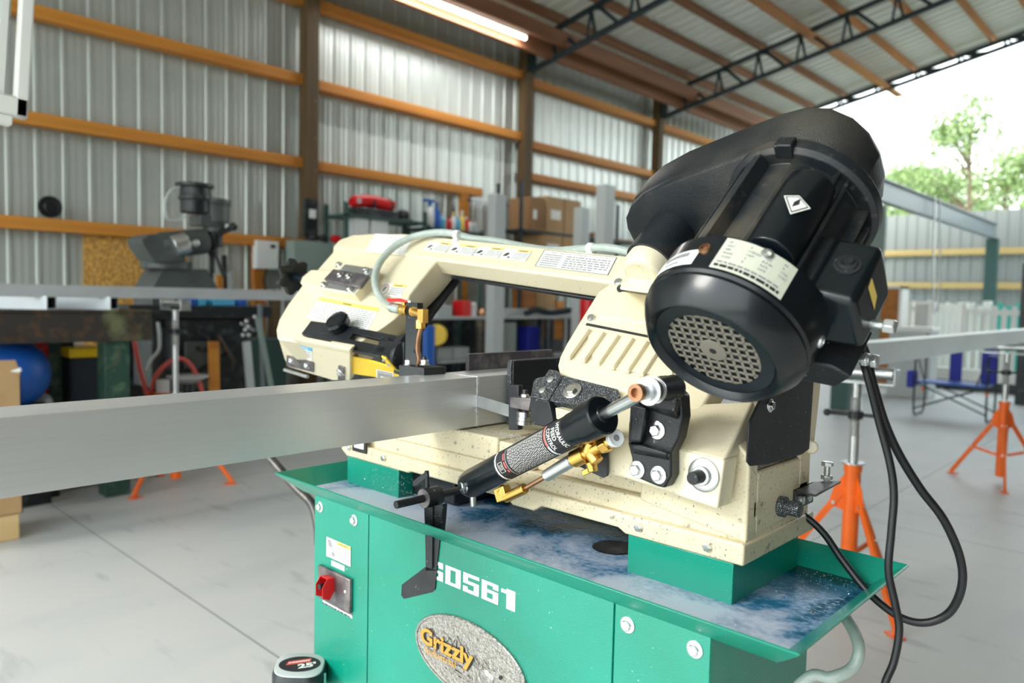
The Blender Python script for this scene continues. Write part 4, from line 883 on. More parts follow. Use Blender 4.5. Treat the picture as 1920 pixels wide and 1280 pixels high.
# ================================================================= THE BUILDING
q = MB('concrete'); q.box(-8.2, 6, -8, 20.5, F-.2, F); tag(q.done('floor', None), kind='structure')
q = MB('grass'); q.box(-60, 60, 20.5, 90, F-.25, F-.05); q.box(6, 60, -60, 20.5, F-.25, F-.05); q.box(-60, 60, -60, -8, F-.25, F-.05); q.box(-60, -8.2, -8, 20.5, F-.25, F-.05); tag(q.done('ground', None), kind='structure')
def rib_profile(s0, s1, pitch=.2286, rib=.018, sub=2):
    """list of (s, depth)"""
    out = []; s = s0
    while s < s1:
        out += [(s, 0), (s+.012, rib), (s+.036, rib), (s+.048, 0)]
        for k in range(1, sub+1):
            c = s+.048+(pitch-.048)*k/(sub+1); out += [(c-.012, 0), (c-.006, rib*.1), (c+.006, rib*.1), (c+.012, 0)]
        s += pitch
    out.append((s1, 0)); return out
def sheet(name, prof, fn, ext, mat_='sheet', kind='structure', **kw):
    q = MB(mat_); a = [q.bm.verts.new(fn(s, d)) for s, d in prof]; b = [q.bm.verts.new(fn(s, d)+ext) for s, d in prof]
    for i in range(len(a)-1): q.face([a[i], a[i+1], b[i+1], b[i]])
    return tag(q.done(name, None, ang=20, recalc=False, **kw), kind=kind)
RZ = lambda x: 3.90+.21*(x+7.46)          # top chord height
sheet('wall_left', rib_profile(-6.2, 16.0), lambda s, d: V((-8.02+d, s, F)), V((0, 0, RZ(-8)-F+.06)))
q = MB('sheet'); q.box(-8.1, -8.03, -6.2, 16., F, RZ(-8)+.1); tag(q.done('wall_outer', None), kind='structure')
sheet('ceiling', rib_profile(-6.2, 16.3, rib=.03), lambda s, d: V((-8.3, s, RZ(-8.3)+.19-d)), V((13.3, 0, .21*13.3)), 'roof')
q = MB('roof'); q.prism([V((-8.3, -6.2, RZ(-8.3)+.20)), V((5, -6.2, RZ(5)+.20)), V((5, -6.2, RZ(5)+.23)), V((-8.3, -6.2, RZ(-8.3)+.23))], V((0, 22.5, 0))); tag(q.done('roof_sheet', None), kind='structure')
# unseen side of the shed, set close and dark to cut light from the right
q = MB('dark_wall'); q.box(2.6, 2.7, -3.2, 16., F, RZ(2.6)); tag(q.done('wall_right_unseen', None), kind='structure')
# posts
PY = [(-2.83+3.66*k) for k in range(6)]   # -2.83 .83 4.49 8.15(...)
PY = [4.70-3.66*2, 4.70-3.66, 4.70, 8.42, 12.10, 15.80]
names = [None, None, 'weathered brown timber wall post left of the grey electrical box', 'timber wall post beside the hanging wrenches', 'timber wall post between the bright wall bays, partly behind the belt guard', 'timber corner post at the far open end of the shed']
for i, y in enumerate(PY):
    if i < 2: continue
    t = thing('timber_post', V((-7.84, y+.08, F)), names[i], 'post', 'timber posts along the shed wall')
    q = MB('post_wood'); q.box(-7.92, -7.755, y, y+.165, F, RZ(-7.9)-.02); q.done('timber', t, .004)
    for k, z in enumerate((-.15, .33, .68, 1.0, 1.42, 1.8, 2.22, 2.62, 3.1)):
        if i > 3: break
        q = MB('bolt'); q.sphere(V((-7.752, y+.115, z)), .010, 8); q.done('bolt_head', t)
# girts between posts
def girt(y0, y1, z, m, lab, h=.115, x0=-7.975, x1=-7.83):
    q = MB(m); q.box(x0, x1, y0, y1, z-h, z); t = q.done('wall_girt', None, .003, loc=(x0, (y0+y1)/2, z-h+H)); return tag(t, lab, 'beam', 'timber girts on the shed wall')
bays = [(.9, 4.70, 'first bay, above the milling machine'), (4.865, 8.42, 'second bay, above the tool shelves'), (8.585, 12.10, 'third bay, above the cardboard boxes'), (12.265, 15.80, 'last bay at the far end')]
for bi, (a, c, nm) in enumerate(bays):
    zs = {0: (3.42, 2.52, 1.57, .63), 1: (3.42, 2.50, 1.56), 2: (3.36, 2.42, 1.93), 3: (3.35, 2.4, 1.93)}[bi]
    for k, z in enumerate(zs):
        hgt = ('top', 'second', 'third', 'fourth')[k]
        girt(a if bi else -6, c if not (bi == 1 and k == 2) else 7.62, z, 'wood_bright', '%s timber girt from the roof in the %s' % (hgt, nm))
# purlins
lx = pz(1, 1, 1)
rn = random.Random(11)
for k in range(14):
    x = -7.85+.655*k
    if x > 1.5: break
    m = 'wood_red' if k < 4 else 'wood'
    q = MB(m); q.prism([V((x-.019, -6, RZ(x)+.02)), V((x+.019, -6, RZ(x)+.02)), V((x+.019, -6, RZ(x)+.158)), V((x-.019, -6, RZ(x)+.158))], V((0, 22.2, 0)))
    words = ('nearest the timber wall', 'second from the wall', 'third from the wall', 'fourth from the wall', 'fifth from the wall', 'sixth from the wall', 'seventh from the wall', 'eighth from the wall', 'ninth from the wall', 'tenth from the wall', 'eleventh from the wall', 'twelfth from the wall', 'thirteenth from the wall', 'fourteenth from the wall')
    tag(q.done('roof_purlin', None, .002, loc=(x, 5, RZ(x)+H)), 'long timber roof purlin, '+words[k], 'beam', 'roof purlins')
for x, z0, h, lab in ((-7.35, 3.50, .23, 'deep reddish carrier beam along the wall under the roof'), (-7.05, 3.60, .2, 'second reddish carrier beam along the wall, nearer the light strip')):
    q = MB('wood_red'); q.box(x-.04, x+.04, -6, 15.9, z0, z0+h); tag(q.done('carrier_beam', None, .003, loc=(x, 5, z0+H)), lab, 'beam')
q = MB('wood'); pb0 = py_(1684, 180, 16.6); q.box(pb0.x-.07, pb0.x+.07, -6, 16.7, pb0.z, pb0.z+.05); tag(q.done('loose_plank', None, .003, loc=(pb0.x, 5, pb0.z+H)), 'long loose plank lying over the roof trusses and poking past the eave', 'plank')
# trusses
def truss(y, lab, dp=.45):
    t = thing('roof_truss', V((-7.7, y, 3.44)), lab, 'truss', 'open-web steel roof trusses')
    tp_ = lambda x: V((x, y, RZ(x)-.02)); bt = lambda x: V((x, y, RZ(x)-dp))
    q = MB('truss'); q.bar(tp_(-7.45), tp_(2.6), .065, .06); q.done('top_chord', t)
    q = MB('truss'); q.bar(bt(-7.72)+V((0, 0, .02)), bt(2.6), .07, .065); q.done('bottom_chord', t)
    x = -7.35; k = 0
    while x < 2.5:
        q = MB('truss'); q.bar(tp_(x), bt(x-.06), .034, .034); q.bar(tp_(x), bt(x+.10), .034, .034); q.bar(tp_(x+.04), tp_(x+.17)-V((0, 0, .06)), .05, .05); q.bar(tp_(x+.16)-V((0, 0, .05)), bt(x+.50), .05, .05); q.done('web', t); x += .72; k += 1
    q = MB('truss'); q.box(-7.76, -7.72, y-.07, y+.09, 3.40, 3.93); q.done('seat_plate', t)
    return t
truss(8.50, 'black steel roof truss starting at the post beside the wrenches'); truss(12.19, 'black steel roof truss above the belt guard'); truss(4.78, 'black steel roof truss, nearest, mostly above the frame'); truss(15.95, 'black steel truss at the open far edge of the roof', .16)
q = MB('pale_grey'); q.prism([V((-8.3, 16.25, RZ(-8.3)+.10)), V((5, 16.25, RZ(5)+.10)), V((5, 16.25, RZ(5)+.22)), V((-8.3, 16.25, RZ(-8.3)+.22))], V((0, .03, 0))); tag(q.done('trim_1', None), kind='structure')
# strip light
ls0 = px_(985, 72, -7.2); t = thing('strip_light', V((-7.2, ls0.y-1.2, ls0.z)), 'long glowing fluorescent strip light under the roof', 'light')
q = MB('lamp'); q.cyl(V((-7.2, ls0.y-2.44, ls0.z)), V((-7.2, ls0.y, ls0.z)), .022); q.done('tube', t)
q = MB('white'); q.box(-7.24, -7.16, ls0.y-2.44, ls0.y, ls0.z+.02, ls0.z+.06); q.done('housing', t)
for yy in (ls0.y-2.2, ls0.y-.2): q = MB('zinc'); q.cyl(V((-7.2, yy, ls0.z+.05)), V((-7.2, yy, RZ(-7.2)+.2)), .006); q.done('hanger', t)
pl_ = bpy.data.lights.new('strip', 'AREA'); pl_.shape = 'RECTANGLE'; pl_.size = .06; pl_.size_y = 2.4; pl_.energy = 12; po = bpy.data.objects.new('strip_lamp', pl_); COL.objects.link(po); po.location = (-7.2, ls0.y-1.2, ls0.z-.03+H)
# wall things
def wallbox(name, x0, y0, x1, y1, X, d, m, lab, cat, bev=.006):
    a, c = px_(x0, y1, X), px_(x1, y0, X); q = MB(m); q.box(X-d, X, a.y, c.y, a.z, c.z); t = thing(name, V((X, a.y, a.z)), lab, cat); q.done('cabinet' if cat != 'board' else 'sheet', t, bev); return t, a, c
a_, b_ = px_(157, 560, -7.93), px_(345, 412, -7.93)
q = MB('osb'); q.box(-7.945, -7.93, a_.y, px_(352, 500, -7.93).y, F, .62); tag(q.done('osb_panel', None, loc=(-7.93, a_.y, F+H)), 'orange-brown strand board panel on the wall behind the milling machine', 'board')
t, a, c = wallbox('meter_box', 481, 453, 523, 503, -7.78, .10, 'white', 'small white control box on the wall left of the grey electrical panel', 'electrical box')
q = MB('ink'); p = px_(512, 462, -7.779); q.box(-7.781, -7.777, p.y-.03, p.y+.03, p.z-.02, p.z+.02); q.done('display', t)
q = MB('wood'); p = px_(472, 500, -7.9); q.box(-7.93, -7.84, p.y, p.y+.14, F, .60); tag(q.done('short_stud', None, .003, loc=(-7.9, p.y, F+H)), 'short orange timber stud under the girt beside the white box', 'post')
q = MB('rubber'); pp = px_(500, 503, -7.8); q.tube([pp, pp+V((0, -.03, -.15)), pp+V((0, .03, -.3)), pp+V((0, .10, -.25)), pp+V((0, .1, -.6)), V((pp.x, pp.y+.1, F))], .012, 8); tag(q.done('box_cable', None, loc=(-7.8, pp.y, pp.z+H)), 'dark cable hanging below the white control box', 'cable')
t, a, c = wallbox('electrical_panel', 551, 455, 622, 530, -7.55, .18, 'elec_grey', 'grey-green electrical panel on the timber post behind the saw', 'electrical box')
for k, (px, py, r) in enumerate(((605, 446, .05), (630, 448, .06), (585, 447, .04))):
    q = MB('red' if k == 1 else 'machine_dark'); p = px_(px, py, -7.62); q.sphere(p, r, 12, (1, 1.3, .8)); tag(q.done('hose_reel', None, loc=(p.x, p.y, p.z+H)), ('black coil on top of the grey electrical panel', 'red coil on the right end above the grey electrical panel', 'small dark coil above the left corner of the electrical panel')[k], 'coil')
q = MB('machine_dark'); p0, p1 = px_(567, 372, -7.74), px_(590, 445, -7.74); q.box(-7.75, -7.68, p0.y, p1.y, p1.z, p0.z); t = q.done('switch_box', None, .004, loc=(-7.7, p0.y, p1.z+H)); tag(t, 'dark switch box low on the first timber post', 'electrical box')
q = MB('white'); p = px_(586, 401, -7.675); q.box(-7.68, -7.66, p.y-.04, p.y+.04, p.z-.05, p.z+.05); tag(q.done('outlet', None, .003, loc=(-7.67, p.y, p.z+H)), 'pale outlet cover on the first timber post', 'outlet')
dc = px_(92, 397, -7.87); q = MB('rubber'); q.lathe(V((-7.86, dc.y, .635+.10)), V((1, .1, 0)), [(0, .10), (.03, .10), (.035, .06), (.05, .05)], 30); tag(q.done('rubber_wheel', None, loc=(-7.86, dc.y, .635+H)), 'black round rubber wheel standing on the wall girt', 'wheel')
# white window frame hanging top left
X = -3.3
wr_ = px_(52, 120, X).y
def wf(x0, y0, x1, y1, d=.06): 
    a, c = px_(x0, y1, X), px_(x1, y0, X); return a.y, c.y, a.z, c.z
a = px_(46, 222, X); y1 = wr_ 
t = thing('window_frame', V((X, y1, a.z)), 'white glazed window sash hanging at the upper left', 'window'); t.rotation_euler[0] = math.radians(-3.5)
z0 = a.z; z1 = 1.9; q = MB('vinyl'); yo = y1-.95
for y0_, y2 in ((y1-.045, y1), (yo, yo+.045)): q.box(X-.05, X, y0_, y2, z0, z1)
q.box(X-.05, X, yo, y1, z0, z0+.075); q.box(X-.05, X, yo, y1, z1-.075, z1); q.done('sash', t, .008)
for k in (1, 2, 3):
    q = MB('vinyl'); yy = y1-.045-.045-.14*(k-1); q.box(X-.035, X-.015, yy-.012, yy+.012, z0+.075, z1-.075); q.done('muntin', t)
q = MB('clear'); q.box(X-.028, X-.022, yo+.07, y1-.07, z0+.07, z1-.07); q.done('pane', t)
q = MB('vinyl'); q.box(X-.05, X, y1-.45, y1-.05, z0-.035, z0); q.done('sill', t, .004)
for yy in (yo+.1, y1-.1): q = MB('machine_dark'); q.cyl(V((X-.025, yy, z1-.01)), V((X-.025, yy, RZ(X)+.05)), .006); q.done('hanger_rod', t)
# ---------------------------------------------------------------- outside
sheet('wall_back', rib_profile(-12, 3.5, pitch=.2286, rib=.03, sub=0), lambda s, d: V((s, 19.6-d, F)), V((0, 0, 2.18-F)), 'fence_sheet')
q = MB('fence_sheet'); q.box(-12, 3.5, 19.62, 19.66, F, 2.18); tag(q.done('wall_back_skin', None), kind='structure')
for k, (py, nm) in enumerate(((473, 'upper'), (535, 'lower'))):
    p = py_(1750, py, 19.5); q = MB('fence_wood'); q.box(-11.5, 3.4, 19.50, 19.565, p.z-.07, p.z+.07); tag(q.done('fence_rail', None, .003, loc=(p.x, 19.5, p.z+H)), nm+' yellow timber rail across the grey metal fence', 'rail')
# steel frame
Xb = -3.6; zb = 1.80; dz = .30
t = thing('steel_gantry', V((Xb, 18.8, F)), 'grey steel I-beam header on green posts outside by the fence', 'frame')
q = MB('beam_grey'); q.box(Xb-.06, Xb+.06, 10.2, 18.85, zb-.02, zb); q.box(Xb-.01, Xb+.01, 10.2, 18.85, zb-dz, zb); q.box(Xb-.06, Xb+.06, 10.2, 18.85, zb-dz-.02, zb-dz); q.done('beam', t)
for y in (10.3, 18.8):
    q = MB('beam_green'); q.box(Xb-.12, Xb+.10, y-.12, y+.08, F, zb-dz-.02); q.done('post', t, .004)
ck = px_(1755, 395, Xb+.08); q = MB('zinc'); q.tube([V((Xb+.09, ck.y-.15, zb+.02)), V((Xb+.12, ck.y-.16, .9)), V((Xb+.14, ck.y-.05, -.05)), V((Xb+.16, ck.y+.1, .0)), V((Xb+.14, ck.y+.18, .6)), V((Xb+.09, ck.y+.16, zb+.02))], .014, 8); tag(q.done('hanging_chain', None, loc=(Xb, ck.y, zb+H)), 'pale chain looped over the steel I-beam', 'chain')
# glass sheet / pale panel near the fence, framed board, cooler
a, c = py_(1610, 470, 14.5), py_(1662, 385, 14.5); q = MB('elec_grey'); q.box(a.x-.4, c.x, 14.5, 14.54, F, c.z); tag(q.done('leaning_door', None, .004, loc=(a.x, 14.5, F+H)), 'pale grey-green panel standing behind the motor', 'door')
# picket panels
def pickets(x0, x1, y, z1, lab, m='vinyl', n=12, group='stored picket fences', dz=0, gap=.35):
    t = thing('picket_fence', V(((x0+x1)/2, y, F)), lab, 'fence', group)
    for nm, za, zb_ in (('top_rail', z1-.16, z1-.07), ('bottom_rail', F, F+.20)): q = MB('vinyl'); q.box(x0, x1, y-.02, y+.02, za, zb_); q.done(nm, t, .004)
    w = (x1-x0)/n
    for i in range(n):
        q = MB(m); q.box(x0+w*i+w*gap/2, x0+w*(i+1)-w*gap/2, y-.032, y-.018, F+.1, z1-(0 if i % 2 else .05)); q.done('picket', t)
    for xx in (x0, x1-.09): q = MB('vinyl'); q.box(xx, xx+.09, y-.05, y+.04, F, z1+.03); q.done('end_post', t, .003)
Y = 15.2; zt = py_(1800, 572, Y).z
xl = lambda px, y: py_(px, 640, y).x
pickets(xl(1800, Y), xl(1925, Y)+.6, Y, zt, 'white picket panel at the right edge with teal showing through', n=11, gap=.45)
pickets(xl(1700, Y+.3), xl(1812, Y+.3), Y+.3, zt+.03, 'white picket panel in the middle of the stored row', n=10, gap=.25)
pickets(xl(1650, Y+.7), xl(1745, Y+.7), Y+.7, zt+.05, 'white picket panel at the left end of the stored row', n=8, gap=.3)
pickets(xl(1690, Y+1.2), xl(1850, Y+1.2), Y+1.2, zt+.06, 'rear white picket panel mostly behind the others', n=14, gap=.2)
pickets(xl(1845, Y+.6), xl(1925, Y+.6)+.8, Y+.6, zt+.06, 'teal picket panel behind the white one at the right edge', 'teal', n=10, gap=.2)
q = MB('vinyl'); xx = xl(1733, 15.0); q.box(xx-.17, xx+.13, 14.93, 15.05, F, zt+.05); q.m('pale_grey').box(xx-.15, xx+.05, 14.92, 14.93, F+.1, zt+.0); tag(q.done('gate_leaf', None, .005, loc=(xx, 15, F+H)), 'narrow white and grey vinyl gate leaf standing in the picket row', 'gate')
q = MB('vinyl'); q.box(xl(1700, 14.6), xl(1925, 14.6)+.5, 14.45, 14.7, F+.16, F+.36); q.m('machine_dark').box(xl(1700, 14.6), xl(1925, 14.6)+.5, 14.5, 14.68, F, F+.16); tag(q.done('vinyl_rail_stack', None, .01, loc=(xl(1800, 14.6), 14.6, F+H)), 'long white vinyl rail on dark blocks in front of the picket panels', 'rail')
# brown cabinet with a white frame
a = py_(1666, 536, 14.3); t = thing('display_cabinet', V((a.x, 14.3, F)), 'brown cupboard with a white frame between the motor and the picket panels', 'cabinet')
xa, xb = xl(1650, 14.3), xl(1690, 14.3); za = a.z-.0; q = MB('wood'); q.box(xa, xb-.05, 14.25, 14.6, F, za-.05); q.done('body', t, .004); q = MB('vinyl'); q.box(xb-.05, xb, 14.2, 14.6, F, za); q.box(xa, xb, 14.2, 14.6, za-.05, za); q.done('frame', t, .004)
xa, xb = xl(1668, 12.6), xl(1752, 12.6); zt2 = py_(1700, 612, 12.6).z; t = thing('storage_crate', V((xa, 12.6, F)), 'light grey bin with a thick white rim behind the folding chair', 'bin')
q = MB('pale_grey'); q.box(xa+.02, xb-.02, 12.5, 12.9, F, zt2-.06); q.done('body', t, .01); q = MB('vinyl'); q.box(xa, xb, 12.47, 12.93, zt2-.08, zt2); q.done('rim', t, .02)
q = MB('label_blue'); q.box(xa+.1, xa+.35, 12.49, 12.5, zt2-.5, zt2-.25); q.done('sticker', t)
q = MB('machine_dark'); p = py_(1917, 500, 13.); q.box(p.x, p.x+.25, 13, 13.2, F, p.z+.05); tag(q.done('dark_upright', None, .01, loc=(p.x, 13, F+H)), 'dark upright at the right edge of the view', 'post')
# folding chair, standing open
def chair():
    Yc = 10.6; P = lambda x, y, d=0: py_(x, y, Yc+d)
    t = thing('folding_chair', V((P(1790, 770).x, Yc, F)), 'blue folding camp chair with a black tube frame', 'chair')
    x0, x1 = P(1722, 700).x, P(1858, 700).x; y0, y1 = Yc-.15, Yc+.33; zs = P(1790, 700).z; sx = x1-x0; xm = (x0+x1)/2
    for xx, nm in ((x0, 1), (x1, 1)):
        for yy in (y0, y1):
            q = MB('machine_dark'); q.tube([V((xx, yy, -.62)), V((xx, yy, F+.18)), V((xx, yy+(.06 if yy < Yc else -.06), F+.02)), V((xx, (y0+y1)/2, F+.02))], .012, 8); q.done('leg', t)
        q = MB('machine_dark'); q.tube([V((xx, y0, -.62)), V((xx, y0+.05, -.58)), V((xx, y1, -.58))], .012, 8); q.done('arm_rail', t)
        q = MB('navy'); q.box(xx-.03, xx+.03, y0+.02, y1-.05, -.60, -.57); q.done('armrest', t, .006)
    for ya, yb2, s in ((y0, y0, 1), (y1, y1, 1)):
        for a, c in ((x0, x1), (x1, x0)): q = MB('machine_dark'); q.cyl(V((a, ya, F+.10)), V((c, ya, F+.44)), .010); q.done('cross_brace', t)
    q = MB('blue'); q.box(x0+.02, x1-.02, y0, y1, F+.43, F+.455); q.done('seat', t, .006)
    for xx in (x0+.12, x1-.12): q = MB('machine_dark'); q.cyl(V((xx-.1 if xx < xm else xx+.1, y0, -.62)), V((xx, y0-.0, F+.44)), .008); q.done('strut', t)
    q = MB('navy')
    for xa, xb in ((x0+.28, x0+.42), (x1-.17, x1+.0)): q.box(xa, xb, y1-.02, y1+.0, F+.46, -.50)
    q.done('backrest', t, .006)
    q = MB('machine_dark'); q.cyl(V((x0, y1, -.60)), V((x0, y1, -.35)), .012); q.cyl(V((x1, y1, -.60)), V((x1, y1, -.35)), .012); q.done('back_post', t)
    q = MB('navy'); q.box(x0-.10, x0-.01, y0, y0+.2, F+.36, F+.58); q.done('side_pouch', t, .02)
    for xx in (x0+.1, x1-.0): q = MB('orange'); q.sphere(V((xx, y0-.012, F+.36)), .022, 8); q.done('hinge_cap', t)
chair()
# ---------------------------------------------------------------- roller stands
def stand(x, y, top, lab, rz=0., fixed_h=.0):
    t = thing('roller_stand', V((x, y, F)), lab, 'roller stand', 'orange tripod roller stands')
    c = V((x, y, 0)); ot = F+.66
    q = MB('orange'); q.cyl((x, y, F+.05), (x, y, ot), .036); q.cyl((x, y, ot-.035), (x, y, ot), .040); q.done('centre_tube', t, .002)
    q = MB('zinc'); q.cyl((x, y, ot), (x, y, ot+.006), .052, n=24); q.done('collar', t)
    for k in range(3):
        a = rz+k*2*math.pi/3; d = V((math.cos(a), math.sin(a), 0)); s = V((-math.sin(a), math.cos(a), 0))
        q = MB('orange'); p0 = c+d*.045+V((0, 0, ot-.14)); p1 = c+d*.385+V((0, 0, F+.012)); q.bar(p0, p1, .030, .018, s); q.bar(c+d*.33+V((0, 0, F+.004)), c+d*.41+V((0, 0, F+.004)), .05, .008); lg = q.done('leg', t, .002)
        q = MB('bolt'); pm = p0.lerp(p1, .1); q.cyl(pm-s*.019, pm+s*.019, .008, n=10); q.done('rivet', lg)
        q = MB('orange'); q.prism([c+d*.03+V((0, 0, ot-.05)), c+d*.075+V((0, 0, ot-.11)), c+d*.10+V((0, 0, ot-.20)), c+d*.03+V((0, 0, ot-.23))], s*.004); q.done('gusset', t)
        q = MB('orange'); pq = p0.lerp(p1, .52); q.bar(c+d*.03+V((0, 0, F+.22)), pq, .022, .010, s); br = q.done('brace', t)
        q = MB('bolt'); q.cyl(pq-s*.018, pq+s*.018, .008, n=10); q.done('rivet', br)
    zr = top-.028
    q = MB('zinc'); q.cyl((x, y, ot), (x, y, zr-.05), .021, n=18)
    zz = zr-.30
    while zz < zr-.12: q.lathe((x, y, zz), V((0, 0, 1)), [(0, .021), (.006, .025), (.012, .021)], 16, False); zz += .013
    q.done('pole', t)
    q = MB('machine_dark'); zc = zr-.22; q.cyl((x, y, zc), (x, y, zc+.035), .033); q.cyl((x-.12, y-.03, zc+.018), (x+.10, y+.03, zc+.018), .009); q.sphere((x-.12, y-.03, zc+.018), .018, 10); q.sphere((x+.10, y+.03, zc+.018), .014, 10); q.done('clamp_handle', t)
    q = MB('zinc'); q.box(x-.17, x+.17, y-.04, y+.04, zr-.052, zr-.045)
    for s in (-1, 1): q.box(x+s*.17-.003, x+s*.17+.003, y-.036, y+.036, zr-.052, zr+.022)
    q.done('cradle', t, .002)
    q = MB('steel'); q.cyl((x-.158, y, zr), (x+.158, y, zr), .0275, n=24); q.cyl((x-.172, y, zr), (x+.172, y, zr), .008, n=12); tag(q.done('roller', t, .002), 'shiny steel roller')
    return t
s1 = pz(1600, 1000, -1.0)
stand(-1.207, 3.63, TZ-.001, 'orange tripod stand with a steel roller right behind the saw', math.radians(-40))
stand(-1.207, 7.04, TZ-.001, 'far orange tripod stand under the right end of the cut bar', math.radians(-75))
lsx, lsy = -5.38, 2.22
stand(lsx, lsy, px_(325, 560, lsx).z, 'orange tripod stand left of the saw, carrying the long bar by the workbench', math.radians(-65))
# ================================================================= LEFT SIDE OF THE SHOP
# long flat bar on the left roller stand
X = -5.33; zb = px_(325, 560, -5.38).z+.001
yR = px_(560, 556, X).y+1.0
a = px_(325, 540, X); q = MB('aluminium_flat'); q.box(X-.05, X, -1.2, yR, zb, zb+.078); tag(q.done('long_bar', None, .003, loc=(X, 1, zb+H)), 'long thin grey aluminium bar at the left, resting on the roller stand', 'metal bar')
# workbench
Xf = -5.30; zt = px_(283, 586, Xf).z; zl = px_(283, 638, Xf).z; ye = px_(285, 612, Xf).y
t = thing('steel_workbench', V((Xf-.4, ye-1.2, F)), 'heavy rusty steel workbench with green legs at the left', 'workbench')
q = MB('rust'); q.box(Xf-.02, Xf, ye-2.6, ye, zl, zt); q.box(Xf-.80, Xf-.02, ye-.02, ye, zl, zt); q.done('apron', t, .004)
q = MB('rust'); q.box(Xf-.80, Xf+.01, ye-2.6, ye+.01, zt, zt+.018); q.done('top', t, .003)
for px0, px1, dx_ in ((90, 140, .56), (197, 243, 0)):
    y0, y1 = px_(px0, 800, Xf-.06-dx_).y, px_(px1, 800, Xf-.06-dx_).y
    q = MB('green_paint'); q.box(Xf-.20-dx_, Xf-.05-dx_, y0, y1, F, zl); q.done('leg', t, .004)
for y0 in (ye-2.3,): q = MB('green_paint'); q.box(Xf-.78, Xf-.62, y0, y0+.16, F, zl); q.done('leg', t, .004)
def sq_tube(name, x, yend, z, s, lab, L=2.0, m='aluminium_flat'):
    q = MB(m); w = .006; o = [V((x, yend, z)), V((x+s, yend, z)), V((x+s, yend, z+s)), V((x, yend, z+s))]; i = [V((x+w, yend, z+w)), V((x+s-w, yend, z+w)), V((x+s-w, yend, z+s-w)), V((x+w, yend, z+s-w))]; d = V((0, -L, 0))
    q.loft([i, o, [p+d for p in o], [p+d for p in i]], cap=False); q.loft([i, [p+d for p in i]], cap=False)
    q.m('ink').poly([V((x+w, yend-.03, z+w)), V((x+s-w, yend-.03, z+w)), V((x+s-w, yend-.03, z+s-w)), V((x+w, yend-.03, z+s-w))])
    return tag(q.done(name, None, loc=(x, yend, z+H)), lab, 'metal tube', 'square tubes on the workbench')
zt2 = zt+.0185
def sqt(px, x, s, lab, L=.75):
    e = px_(px, 580, x); d = V((-.80, -.60, 0)).normalized(); n_ = V((-d.y, d.x, 0)); z = zt2; o = V((e.x, e.y, z)); q = MB('aluminium_flat'); w_ = .007; up = V((0, 0, 1))
    P4 = lambda k, t: [o+d*t+n_*(k)+up*k, o+d*t+n_*(s-k)+up*k, o+d*t+n_*(s-k)+up*(s-k), o+d*t+n_*k+up*(s-k)]
    q.loft([P4(w_, 0), P4(0, 0), P4(0, L), P4(w_, L)], cap=False); q.m('ink').loft([P4(w_, 0), P4(w_, L)], cap=False); q.poly(P4(w_, .06))
    return tag(q.done('square_tube', None, loc=(e.x, e.y, z+H)), lab, 'metal tube', 'square tubes on the workbench')
sqt(222, Xf-.06, .085, 'silver square tube on the bench, its black open end near the bench corner'); sqt(106, Xf-.06, .085, 'silver square tube on the bench, its black open end nearer the left edge')
# blue ball (tank) red bar, tote, things under the bench
def ball(px, py, r, X, m, lab, cat='ball'):
    p = px_(px, py, X); q = MB(m); z = F+r; q.sphere(V((X, p.y, z if abs(p.z-z) < .25 else p.z)), r, 32); return tag(q.done('ball', None, loc=(X, p.y, F+H)), lab, cat)
p = px_(20, 700, -5.6); q = MB('blue'); q.sphere(V((-5.6, p.y, p.z)), .225, 36); q.m('machine_dark').box(-5.75, -5.45, p.y-.18, p.y+.18, F, p.z-.20); tag(q.done('blue_ball', None, loc=(-5.6, p.y, F+H)), 'large glossy blue ball resting on a dark crate under the workbench', 'ball')
p = px_(83, 690, -5.95); q = MB('red'); q.lathe(V((-6.0, p.y-.05, p.z-.05)), V((.9, .5, 0)), [(0, .28), (.02, .32), (.09, .32), (.11, .28)], 36); q.m('machine_dark').box(-6.2, -5.8, p.y-.12, p.y+.1, F, p.z-.30); tag(q.done('red_hose_reel', None, loc=(-6.0, p.y, F+H)), 'red reel standing behind the blue ball', 'reel')
p = px_(61, 756, -5.72); q = MB('clear'); q.sphere(V((-5.72, p.y, p.z)), .12, 18, (1, 1, .7)); q.m('machine_dark').box(-5.85, -5.6, p.y-.12, p.y+.12, F, p.z-.05); tag(q.done('plastic_bundle', None, loc=(-5.72, p.y, F+H)), 'crumpled clear plastic bundle on a dark box below the blue ball', 'bundle')
p0, p1 = px_(146, 720, -5.75), px_(199, 655, -5.75); zt3 = p1.z
t = thing('storage_tote', V((-5.75, (p0.y+p1.y)/2, F)), 'dark blue tote with a yellow lid between the bench legs', 'tote')
q = MB('machine_dark'); q.m('cloth_dark').box(-6.15, -5.75, p0.y-.05, p1.y+.03, F, zt3-.04); q.done('body', t, .02)
q = MB('yellow'); q.box(-6.17, -5.72, p0.y-.06, p1.y-.02, zt3-.05, zt3+.02); q.done('lid', t, .01)
# cardboard box on a pine block at the left edge
fb = pz(37, 1010, F); bx = fb.x
q = MB('pine'); zt4 = px_(38, 962, bx).z; q.box(bx-.35, bx, fb.y-.5, fb.y, F, zt4); tag(q.done('wood_block', None, .004, loc=(bx, fb.y, F+H)), 'pale pine block on the floor under the cardboard box', 'block')
t = thing('cardboard_box', V((bx-.2, fb.y-.25, zt4)), 'open cardboard box standing on a pine block at the left edge', 'box'); zt5 = px_(40, 702, bx).z; yb2 = px_(40, 800, bx).y
q = MB('cardboard'); q.box(bx-.005, bx, yb2-.55, yb2, zt4, zt5); q.box(bx-.40, bx, yb2-.005, yb2, zt4, zt5); q.box(bx-.40, bx-.395, yb2-.55, yb2, zt4, zt5); q.box(bx-.40, bx, yb2-.55, yb2-.545, zt4, zt5); q.box(bx-.40, bx, yb2-.55, yb2, zt4, zt4+.004); q.done('body', t)
